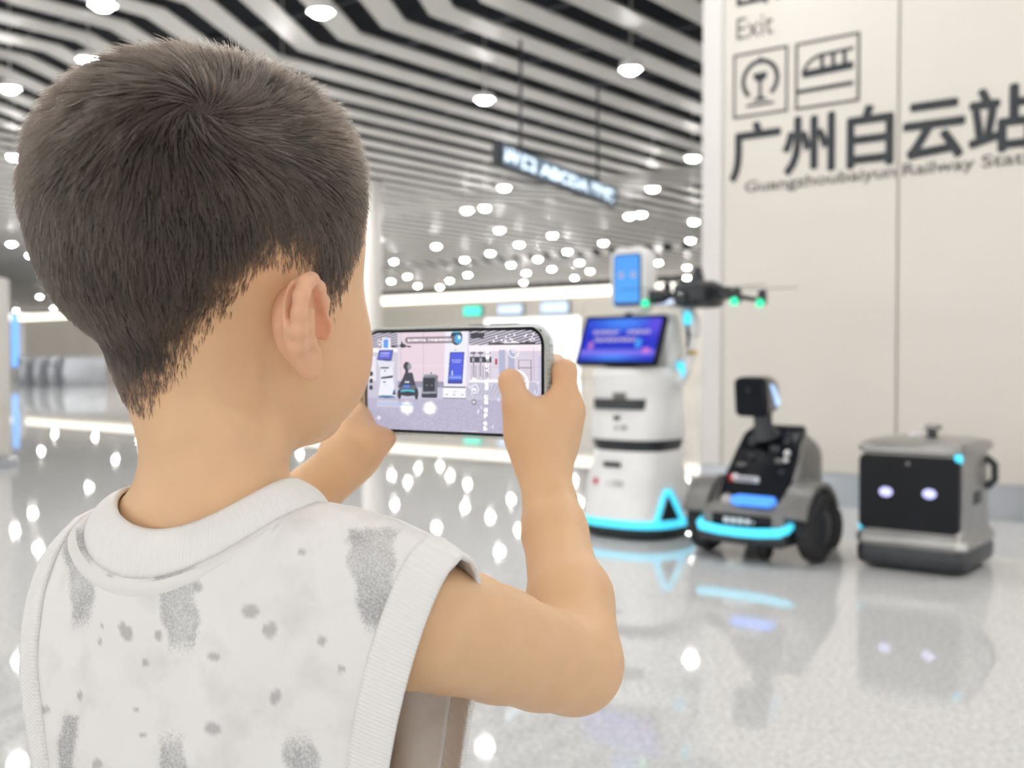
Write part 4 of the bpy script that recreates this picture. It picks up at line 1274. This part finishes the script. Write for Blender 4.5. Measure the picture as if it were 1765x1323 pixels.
ln(m, c2.outputs['Result'], bsdf(m).inputs['Base Color'])
bp = nd(m, 'ShaderNodeBump'); bp.inputs['Strength'].default_value = .25; bp.inputs['Distance'].default_value = .0006
ln(m, g1.outputs['Fac'], bp.inputs['Height']); ln(m, bp.outputs['Normal'], bsdf(m).inputs['Normal'])
bsdf(m).inputs['Sheen Weight'].default_value = .15
M['cotton'] = m
def rib_mat(name, axis, freq):
    m = mat(name, (.82, .81, .79), .85, spec=.2)
    uv = nd(m, 'ShaderNodeUVMap', uv_map='cloth')
    sx = nd(m, 'ShaderNodeSeparateXYZ'); ln(m, uv.outputs['UV'], sx.inputs['Vector'])
    mu = nd(m, 'ShaderNodeMath', operation='MULTIPLY'); mu.inputs[1].default_value = freq
    ln(m, sx.outputs[axis], mu.inputs[0])
    si = nd(m, 'ShaderNodeMath', operation='SINE'); ln(m, mu.outputs[0], si.inputs[0])
    bp = nd(m, 'ShaderNodeBump'); bp.inputs['Strength'].default_value = .3; bp.inputs['Distance'].default_value = .0008
    ln(m, si.outputs[0], bp.inputs['Height']); ln(m, bp.outputs['Normal'], bsdf(m).inputs['Normal'])
    return m
M['rib_collar'] = rib_mat('ribbed_collar', 'X', 2 * math.pi * 225 / (2 * math.pi))
M['rib_band'] = rib_mat('ribbed_band', 'Y', 2 * math.pi * 230)

NU, NV = 170, 230
us = np.linspace(EDGE_L, EDGE_R, NU)
vs = np.linspace(0, 1, NV)
bk, P = grid_mesh('shirt', lambda u, v: panel(u, v, 1), us, vs, M['cotton'])
# print placed on the cloth
px = proj(P)
X, Y = px[:, 0], px[:, 1]
def blob(x, y, rx, ry, soft=.35, wob=.25, seed=0):
    w = 1 + wob * np.sin(X * .11 + seed * 3 + 1.7 * np.sin(Y * .07 + seed))
    d = np.sqrt(((X - x) / rx) ** 2 + ((Y - y) / ry) ** 2) * w
    return np.clip((1 + soft / 2 - d) / soft, 0, 1)
def brush(x0, x1, y0, y1, taper=.35, sx=14, sy=40, seed=0):
    v = np.clip((Y - y0) / (y1 - y0), 0, 1)
    xm = (x0 + x1) / 2 + 6 * np.sin(Y * .03 + seed); hw = (x1 - x0) / 2 * (1 - taper * v) * (1 + .12 * np.sin(Y * .09 + seed * 2))
    a = np.clip((hw - np.abs(X - xm)) / sx + .5, 0, 1)
    b = np.clip((Y - y0) / 10, 0, 1) * np.clip((y1 - Y) / sy, 0, 1)
    return a * b
st = np.zeros(len(P))
for k, b in enumerate(((270, 350, 958, 1140, .3), (598, 694, 905, 1110, .45), (112, 166, 905, 1100, .3), (104, 138, 1225, 1500, .1), (278, 328, 1238, 1500, -.2), (488, 550, 1240, 1500, -.2), (20, 60, 1300, 1500, 0))):
    w = brush(*b, seed=k)
    if k in (4, 5): w = brush(b[0], b[1], b[2], b[3], 0, 14, 40, k) * np.clip((Y - b[2]) / 50, 0, 1)
    st = np.maximum(st, .62 * w)
sm = np.zeros(len(P))
for k, b in enumerate(((188, 1001, 7, 11), (340, 1013, 8, 7), (222, 1088, 10, 12), (213, 1078, 8, 6), (274, 1093, 6, 9), (437, 1052, 15, 9), (428, 1056, 8, 7), (465, 1085, 13, 10), (372, 1132, 11, 8), (556, 1104, 7, 5), (590, 1152, 9, 7), (476, 1200, 9, 10), (372, 1256, 13, 11), (252, 1141, 7, 6), (82, 1222, 7, 5), (237, 1223, 6, 4), (248, 1265, 5, 4), (175, 1105, 5, 5), (168, 1318, 9, 9), (472, 912, 5, 4), (520, 952, 8, 4), (178, 1079, 4, 4), (140, 1198, 4, 6), (192, 1163, 3, 3), (605, 930, 14, 6))):
    sm = np.maximum(sm, .72 * blob(*b, seed=k))
ca = bk.color_attributes.new('print', 'FLOAT_COLOR', 'POINT')
ca.data.foreach_set('color', np.stack([st, sm, 0 * st, 0 * st + 1], 1).astype(np.float32).ravel())
shirt = pchild('shirt', bk)
tag(shirt, 'white sleeveless cotton top with grey brush marks and spots')
solid(shirt)
fr, Pf = grid_mesh('front_panel', lambda u, v: panel(u, v, -1), np.linspace(EDGE_L, EDGE_R, 70), np.linspace(0, 1, 90), M['cotton'])
ca = fr.color_attributes.new('print', 'FLOAT_COLOR', 'POINT')
stf = .5 * np.clip(vnoise(Pf, 60, 31) - .3, 0, 1)
ca.data.foreach_set('color', np.stack([stf, 0 * stf, 0 * stf, 0 * stf + 1], 1).astype(np.float32).ravel())
solid(pchild('front_panel', fr, shirt))
# ribbed bands round the armholes: down the back, over the shoulder, down the front
for (e0, e1, nm) in ((EDGE_R, EDGE_R + BAND, 'armhole_band'), (EDGE_L - BAND, EDGE_L, 'armhole_band')):
    def band(u, q):
        side = 1 if q >= 0 else -1
        p = panel(u, abs(q), side)
        return p
    qs = np.concatenate([-np.linspace(1, 0, 90), np.linspace(0, 1, 90)[1:]])
    def band2(u, q):
        p = band(u, q)
        edge = (u - e0) / (e1 - e0)
        outw = 1 if q >= 0 else -1
        lift = .0014
        return p - TF * lift * outw * (1 if abs(q) > .02 else 0) + UP * (.001 if abs(q) < .02 else 0)
    bme2, _ = grid_mesh(nm, band2, np.linspace(e0, e1, 10), qs, M['rib_band'])
    solid(pchild(nm, bme2, shirt), .0026)
# collar
cm, _ = grid_mesh('collar', lambda u, v: BL(*collar_pt(u, v)), np.linspace(-math.pi, math.pi, 121), np.linspace(0, 1, 10), M['rib_collar'])
solid(pchild('collar', cm, shirt), .0026)
# seam tape under the collar and shoulder seams
def seam_pt(u, v):
    s, t, z = collar_pt(u, 1.0)
    k = .010 * v
    p = panel(max(-CA * .995, min(CA * .995, CA * math.sin(u))), .022 * v, 1 if math.cos(u) > 0 else -1)
    out = (1 if math.cos(u) > 0 else -1)
    return p - TF * out * (.0016 * math.sin(math.pi * v) + .0004)
sm_me, _ = grid_mesh('neck_tape', seam_pt, np.linspace(-1.35, 1.35, 80), np.linspace(0, 1, 6), M['rib_band'])
pchild('neck_tape', sm_me, shirt)

# shorts and shoes (below the frame)
M['shorts'] = noisy(mat('shorts_cotton', (.25, .27, .3), .85), (.22, .24, .27), (.28, .3, .33), 60)
bm = bmesh.new()
def ring(cx_, a, b, z, n=28): return [tuple(BL(cx_ + a * math.cos(2 * math.pi * k / n), b * math.sin(2 * math.pi * k / n), z) - 0 * UP) for k in range(n)]
add_loft(bm, [ring(0, .116, .09, .60), ring(0, .118, .092, .50), ring(0, .12, .09, .44)], False)
for sg in (-1, 1):
    add_loft(bm, [ring(sg * .055, .064, .086, .46), ring(sg * .06, .07, .08, .38), ring(sg * .062, .07, .075, .30)], False)
solid(pchild('shorts', bm_data('shorts', bm, M['shorts'], 60)), .003)
M['shoe'] = noisy(mat('shoe_canvas', (.7, .7, .7), .8), (.66, .66, .66), (.74, .74, .74), 50)
for sg in (-1, 1):
    secs = []
    for t, w, z1 in ((.055, .022, .06), (.04, .034, .075), (.0, .037, .075), (-.05, .038, .062), (-.1, .038, .05), (-.125, .024, .035)):
        secs.append([tuple(BL(sg * .058 + x, t, z + z1 / 2)) for x, z in rrect(w, z1 / 2, min(w, z1 / 2) * .6)])
    sh = pchild('shoe', bm_data('shoe', loft(secs), M['shoe'], 50))
    secs = []
    for t, w in ((.06, .026), (.04, .038), (-.05, .042), (-.1, .042), (-.13, .026)):
        secs.append([tuple(BL(sg * .058 + x, t, z + .008)) for x, z in rrect(w, .008, .004)])
    pchild('sole', bm_data('sole', loft(secs), M['rubber'], 50), sh)

# ------------------------------------------------------------------ smartphone
pr_ = Q(938.5, 659, .742); pl_ = Q(630.5, 656, .829)
pc = (pr_ + pl_) / 2
ex_ = pr_ - pl_; LEN = float(np.linalg.norm(ex_)); ex_ /= LEN
nz_ = np.cross(ex_, UP); nz_ /= np.linalg.norm(nz_)          # towards the boy
if nz_[1] > 0: nz_ = -nz_
uz_ = np.cross(nz_, ex_); uz_ = uz_ if uz_[2] > 0 else -uz_
HT = .0775
ph = empty('smartphone', (0, 0, 0))
ph.matrix_world = Matrix([[ex_[0], -nz_[0], uz_[0], pc[0]], [ex_[1], -nz_[1], uz_[1], pc[1]], [ex_[2], -nz_[2], uz_[2], pc[2]], [0, 0, 0, 1]])
tag(ph, 'large smartphone in a clear case showing the robots on its camera screen', 'phone')
hxp, hzp = LEN / 2, HT / 2
def prr(k, y, r=.0125): return [(x, y, z) for x, z in rrect(hxp - k, hzp - k, r - k if r - k > .002 else .002, 8)]
link('frame', bm_data('frame', loft([prr(.0012, .0), prr(0, .0012), prr(0, .0072), prr(.0012, .0084)]), mat('phone_frame', (.03, .03, .034), .25, .6)), ph)
link('bezel', bm_data('bezel', loft([prr(.0012, -.0004), prr(.001, .0006)]), M['black_gloss']), ph)
M['clear_case'] = noisy(mat('clear_case', (.72, .76, .74), .12, spec=.6, alpha=.62), (.66, .71, .69), (.80, .83, .82), 420, bump=.5, bscale=500)
bmc = loft([prr(-.0006, -.0012, .0135), prr(-.0022, -.0004, .0148), prr(-.0024, .0088, .0148), prr(-.0012, .0108, .0138), prr(.003, .0112, .012)], False)
bmc2 = loft([prr(-.0006, -.0012, .0135), prr(-.0001, .0, .0127), prr(-.0001, .009, .0127), prr(.003, .0094, .012)], False)
cs = link('clear_case', bm_data('clear_case', bmc, M['clear_case'], 60), ph)
link('case_back', bm_data('case_back', loft([prr(.001, .0092), prr(.001, .0108)]), M['clear_case'], 60), ph)
# grip beads along the short edge of the case
bead = bm_data('bead', ell((0, 0, 0), (.0008, .0011, .0011), 8, 6), M['clear_case'])
for k in range(18):
    for y in (.0015, .0042, .0068):
        link('grip_bead', bead, cs, (hxp + .0022, y, -hzp + .012 + k * .0031))
link('power_button', bm_data('power_button', box((.02, .004, hzp + .0022), (.012, .0026, .0012), .0005), mat('button_metal', (.1, .1, .11), .3, .7)), ph)
link('volume_button', bm_data('volume_button', box((.045, .004, hzp + .0022), (.024, .0026, .0012), .0005), bpy.data.materials['button_metal']), ph)
cbm = loft([[(x - .05, y, z + .012) for x, z in rrect(.018, .018, .006)] for y in (.0106, .0135)])
cb = link('camera_bump', bm_data('camera_bump', cbm, M['dark']), ph)
for dx, dz_ in ((-.008, .008), (.008, .008), (-.008, -.008)):
    link('camera_lens', bm_data('camera_lens', lathe([(.006, .0130), (.0058, .0146), (.003, .0148)], 18, (-.05 + dx, 0, .012 + dz_), 'y'), M['lens']), cb)

# picture on the screen, computed on a vertex grid (coordinates as fractions of the screen)
SXH, SZH = hxp - .0022, hzp - .0022
NXs, NZs = 520, 248
def phone_picture(U, V):
    H, W = U.shape
    c = np.zeros((H, W, 3))
    rg = np.random.default_rng(3)
    def put(mask, col, a=1.0):
        mk = (np.asarray(mask, float) * a)[..., None]
        c[:] = c * (1 - mk) + lin(*col) * mk
    Yd = 1 - V                                   # down
    def poly(pts):
        inside = np.zeros(U.shape, bool)
        n = len(pts)
        for i in range(n):
            x0, y0 = pts[i]; x1, y1 = pts[(i + 1) % n]
            if y0 == y1: continue
            cond = ((Yd >= y0) != (Yd >= y1)) & (U < (x1 - x0) * (Yd - y0) / (y1 - y0) + x0)
            inside ^= cond
        return inside
    def rect(x0, y0, x1, y1): return (U >= x0) & (U <= x1) & (Yd >= y0) & (Yd <= y1)
    def elp(x, y, rx, ry): return ((U - x) / rx) ** 2 + ((Yd - y) / ry) ** 2 < 1
    put(np.ones_like(U), (226, 214, 232))
    # ceiling slats, left and right
    for msk in (rect(0, 0, .19, .16) & (Yd < .16 - .1 * 0), poly([(.61, 0), (1, 0), (1, .155), (.61, .135)])):
        put(msk, (205, 198, 215))
        st = np.sin((U * 2.2 + (Yd * 4.6)) * 52 + U * 8) > .1
        put(msk & st, (70, 68, 80), .9)
    for k in range(26):
        x_, y_ = rg.uniform(.74, .99), rg.uniform(.03, .13)
        put(elp(x_, y_, .0045, .009), (255, 250, 255))
    put(poly([(.62, .02), (.70, .02), (.69, .07), (.62, .07)]), (45, 45, 55))
    put(rect(.72, .115, .97, .14), (75, 72, 82)); put(rect(.80, .112, .885, .122), (240, 240, 245))
    # hall behind
    put(rect(0, .155, .19, .2), (250, 243, 248)); put(rect(0, .2, .2, .56), (205, 200, 216))
    put(rect(.0, .24, .055, .5), (232, 229, 240))
    put(rect(.61, .14, 1, .2), (250, 240, 246)); put(rect(.61, .2, 1, .5), (222, 212, 226))
    put(rect(.72, .17, .96, .2), (252, 236, 244))
    for x_ in (.635, .675, .715):
        put(rect(x_ - .02, .255, x_ + .02, .31), (50, 52, 62)); put(rect(x_ - .006, .265, x_ + .006, .3), (225, 222, 232))
        put(rect(x_ - .003, .2, x_ + .003, .45), (120, 118, 132)); put(rect(x_ - .012, .34, x_ - .009, .47), (110, 108, 122))
        put(rect(x_ + .012, .34, x_ + .015, .47), (110, 108, 122)); put(rect(x_ - .015, .21, x_ + .015, .225), (85, 85, 95))
    put(rect(.755, .275, .768, .33), (180, 70, 95))
    for x_ in (.775, .825): put(rect(x_, .19, x_ + .036, .5), (178, 180, 208))
    for x_ in (.88, .945): put(rect(x_, .29, x_ + .004, .52), (120, 112, 130))
    put(rect(.88, .285, .95, .29), (120, 112, 130)); put(rect(.88, .36, .95, .365), (140, 130, 148))
    put(rect(.96, .17, .963, .5), (170, 160, 178)); put(rect(.985, .25, 1, .5), (205, 200, 226))
    put(rect(.61, .35, 1, .353), (190, 182, 200))
    # pink wall
    put(rect(.19, 0, .475, .50), (231, 210, 222)); put(rect(.19, 0, .205, .5), (222, 212, 224))
    put(rect(.345, 0, .348, .5), (150, 132, 142)); put(rect(.21, 0, .213, .5), (200, 184, 198))
    put(rect(.19, .34, .475, .343), (244, 230, 240)); put(rect(.19, .50, .475, .56), (150, 148, 170))
    # floor
    fl = (Yd > .56) | ((Yd > .5) & ((U > .61) | (U < .19)))
    put(fl, (200, 196, 216))
    put(fl & (Yd > .68), (186, 180, 204))
    g = rg.normal(size=U.shape)
    c += (fl & (Yd > .6))[..., None] * (g * .075 * np.clip((Yd - .5) * 2.2, 0, 1))[..., None]
    put(rect(.61, .485, .83, .505), (255, 252, 255)); put(rect(.70, .47, .93, .5), (252, 248, 255), .8)
    for k in range(30):
        x_, y_ = rg.uniform(.61, .99), rg.uniform(.5, .95)
        put(elp(x_, y_, .0035, .018), (250, 246, 255), .85)
    for k in range(14):
        x_ = .61 + k * .02
        put(poly([(x_, .52), (x_ + .007, .52), (x_ - .03 + .007, .64), (x_ - .03, .64)]), (150, 146, 172), .45)
    for x_, y_ in ((.245, .775), (.382, .77)):
        d = np.sqrt(((U - x_) / .038) ** 2 + ((Yd - y_) / .065) ** 2)
        mk = (d < 1 + .25 * g * .6); put(mk, (255, 252, 252), .95)
        put(elp(x_, y_, .03, .05), (255, 255, 252))
    # reflections
    put(poly([(.06, .7), (.19, .7), (.2, .77), (.06, .77)]), (214, 212, 230), .6)
    put(elp(.14, .735, .075, .012) & ~elp(.14, .722, .075, .012), (150, 195, 245), .8)
    put(elp(.245, .74, .06, .01) & ~elp(.245, .73, .06, .01), (150, 195, 245), .7)
    # white robot
    put(poly([(.095, .05), (.145, .05), (.15, .17), (.092, .17)]), (240, 240, 248))
    put(poly([(.104, .065), (.134, .065), (.131, .155), (.103, .155)]), (88, 150, 236))
    put(poly([(.075, .175), (.165, .175), (.152, .29), (.06, .29)]), (40, 45, 78))
    put(poly([(.08, .185), (.158, .185), (.147, .275), (.067, .275)]), (88, 96, 216)); put(rect(.085, .205, .14, .215), (190, 190, 245)); put(rect(.08, .232, .135, .24), (180, 180, 245))
    put(elp(.108, .29, .03, .02), (40, 52, 110))
    put(poly([(.06, .28), (.17, .3), (.168, .36), (.075, .36)]), (226, 226, 240))
    put(poly([(.082, .36), (.16, .36), (.168, .47), (.08, .47)]), (234, 234, 246))
    put(rect(.083, .355, .136, .372), (62, 64, 84)); put(elp(.112, .395, .005, .008), (80, 80, 100))
    put(poly([(.086, .46), (.163, .44), (.16, .465), (.088, .485)]), (44, 52, 72))
    put(poly([(.084, .48), (.162, .465), (.176, .66), (.068, .66)]), (238, 238, 249))
    put(rect(.097, .505, .116, .518), (60, 60, 80)); put(rect(.105, .545, .125, .55), (150, 150, 170)); put(elp(.12, .663, .056, .014), (58, 120, 160))
    put(poly([(.155, .64), (.168, .575), (.178, .64)]), (38, 80, 120))
    # drone
    put(elp(.222, .135, .018, .022), (40, 38, 50)); put(poly([(.212, .09), (.22, .09), (.225, .13), (.212, .13)]), (40, 38, 50))
    put(poly([(.155, .14), (.21, .13), (.21, .138), (.155, .15)]), (60, 58, 70)); put(elp(.16, .14, .012, .012), (44, 44, 56))
    put(poly([(.23, .13), (.275, .142), (.275, .15), (.23, .145)]), (50, 48, 60)); put(elp(.26, .145, .008, .01), (44, 44, 56))
    # patrol robot
    put(elp(.247, .345, .022, .045), (46, 48, 62)); put(elp(.262, .35, .012, .035), (150, 150, 165)); put(rect(.236, .38, .256, .42), (42, 44, 58))
    put(poly([(.235, .41), (.28, .41), (.3, .55), (.19, .57), (.22, .47)]), (52, 54, 72))
    put(poly([(.2, .56), (.3, .54), (.31, .62), (.195, .63)]), (96, 96, 112)); put(poly([(.225, .54), (.265, .54), (.262, .565), (.222, .565)]), (80, 130, 235))
    put(rect(.235, .5, .262, .515), (220, 222, 236))
    put(elp(.252, .605, .05, .018), (70, 205, 225)); put(elp(.252, .628, .052, .025), (40, 44, 60)); put(elp(.2, .635, .012, .05), (44, 44, 58)); put(elp(.303, .625, .012, .062), (44, 44, 58))
    # boxy robot
    put(poly([(.345, .43), (.42, .425), (.43, .45), (.345, .45)]), (150, 150, 166))
    put(poly([(.342, .45), (.432, .44), (.428, .655), (.336, .66)]), (120, 122, 140)); put(poly([(.345, .465), (.415, .462), (.412, .6), (.343, .605)]), (36, 40, 54))
    put(rect(.335, .605, .42, .625), (158, 158, 176)); put(poly([(.334, .625), (.425, .622), (.424, .665), (.334, .668)]), (46, 50, 66))
    put(rect(.388, .405, .396, .425), (60, 60, 75)); put(rect(.36, .535, .372, .54), (190, 190, 210)); put(rect(.39, .535, .402, .54), (190, 190, 210))
    put(rect(.343, .435, .35, .455), (120, 220, 215))
    # kiosk
    put(poly([(.475, 0), (.605, 0), (.59, .66), (.463, .66)]), (238, 236, 248))
    put(poly([(.463, .555), (.592, .555), (.59, .665), (.460, .665)]), (246, 245, 252)); put(poly([(.463, .55), (.592, .55), (.592, .562), (.463, .562)]), (44, 46, 62))
    put(poly([(.46, .66), (.592, .66), (.592, .672), (.46, .672)]), (60, 58, 74))
    put(elp(.54, .06, .034, .075), (34, 48, 70)); put(elp(.548, .075, .022, .045), (60, 170, 225)); put(elp(.556, .06, .008, .02), (230, 245, 255)); put(rect(.515, 0, .56, .012), (110, 205, 240))
    put(rect(.528, .18, .538, .19), (60, 60, 76))
    put(poly([(.502, .205), (.585, .205), (.572, .52), (.488, .52)]), (48, 54, 120))
    sc = poly([(.506, .213), (.58, .213), (.567, .51), (.493, .51)])
    put(sc, (70, 88, 222)); put(sc & (Yd > .43), (88, 120, 236)); put(sc & (Yd > .45) & (Yd < .465), (150, 170, 245)); put(sc & (Yd > .48), (50, 70, 190))
    put(rect(.512, .28, .572, .29) & (np.sin(U * 900) > -.5), (210, 214, 252)); put(rect(.518, .3, .566, .31) & (np.sin(U * 900) > -.5), (210, 214, 252))
    put(rect(.511, .39, .517, .435), (235, 235, 255))
    put(rect(.52, .59, .54, .605), (222, 220, 232)); 
    for x_ in (.482, .525, .572): put(rect(x_ - .006, .625, x_ + .006, .635), (90, 90, 106))
    # camera interface
    pill = (rect(.253, .045, .515, .115)) | elp(.253, .08, .017, .035) | elp(.515, .08, .017, .035)
    put(pill, (112, 98, 112), .82)
    for y_ in (.425, .5, .57): put(elp(.024 - .008 * (y_ - .42), y_, .0115, .0255), (38, 38, 46))
    def ringm(x, y, r, w):
        d = np.sqrt((U - x) ** 2 + ((Yd - y) * SZH / SXH) ** 2); return np.abs(d - r) < w
    put(ringm(.855, .205, .027, .0022), (252, 250, 255)); put(ringm(.642, .57, .0195, .0022), (252, 250, 255))
    put(np.sqrt((U - .638) ** 2 + ((Yd - .70) * SZH / SXH) ** 2) < .015, (150, 146, 160)); put(ringm(.955, .56, .034, .0016), (248, 244, 255), .8)
    put(ringm(.87, .52, .06, .006), (255, 255, 255))
    put(ringm(.077, .1, .011, .0022), (245, 243, 250))
    put(elp(.855, .2, .012, .022), (235, 230, 240), .8)
    put(elp(.072, .885, .012, .02), (244, 242, 250), .85)
    for k in range(9): put(elp(.025 + k * .0052, .93 - k * .0075, .0016, .006), (236, 232, 246), .7)
    put(rect(.57, .985, .66, .989), (250, 250, 255), .8)
    # rounded display corners stay dark
    rx_ = .0105 / (2 * SXH); ry_ = .0105 / (2 * SZH)
    for xc, yc, sx, sy in ((rx_, ry_, -1, -1), (1 - rx_, ry_, 1, -1), (rx_, 1 - ry_, -1, 1), (1 - rx_, 1 - ry_, 1, 1)):
        mk = ((U - xc) * sx > 0) & ((Yd - yc) * sy > 0) & (((U - xc) / rx_) ** 2 + ((Yd - yc) / ry_) ** 2 > 1)
        put(mk, (8, 8, 12))
    return c
scr = screen_grid('screen', phone_picture, NXs, NZs, SXH, SZH, ph, .74, -.0006, 'phone_screen')
M['ui_white'] = mat('interface_white', (.9, .9, .9), .4, emit=(1, .98, 1), estr=.8)
def ux(u): return (u - .5) * 2 * SXH
def uz(y): return (.5 - y) * 2 * SZH
text_obj('tip_lettering', '拖动对焦框和测光框，可分别调整对焦点和测光点', M['ui_white'], scr, ux(.255), ux(.515), uz(.095), uz(.066), -.0009, .0)
text_obj('zoom_lettering', '3.5x', M['ui_white'], scr, ux(.63), ux(.655), uz(.485), uz(.462), -.0009, .02)
text_obj('zoom_lettering', '1x', M['ui_white'], scr, ux(.633), ux(.652), uz(.585), uz(.556), -.0009, .03)
text_obj('zoom_lettering', 'W', M['ui_white'], scr, ux(.633), ux(.644), uz(.71), uz(.69), -.0009, .03)
for s_, yy in (('夜景', .23), ('人像', .36), ('拍照', .53), ('录像', .67), ('专业', .80), ('更多', .93)):
    cxx, czz = ux(.715 - .02 * (yy - .23)), uz(yy)
    text_obj('mode_lettering', s_, M['ui_white'], scr, -.0036, .0036, -.0017, .0017, -.0009, .01, fn=lambda x, y, z, cxx=cxx, czz=czz: (cxx - z, y, czz + x * 1.0))
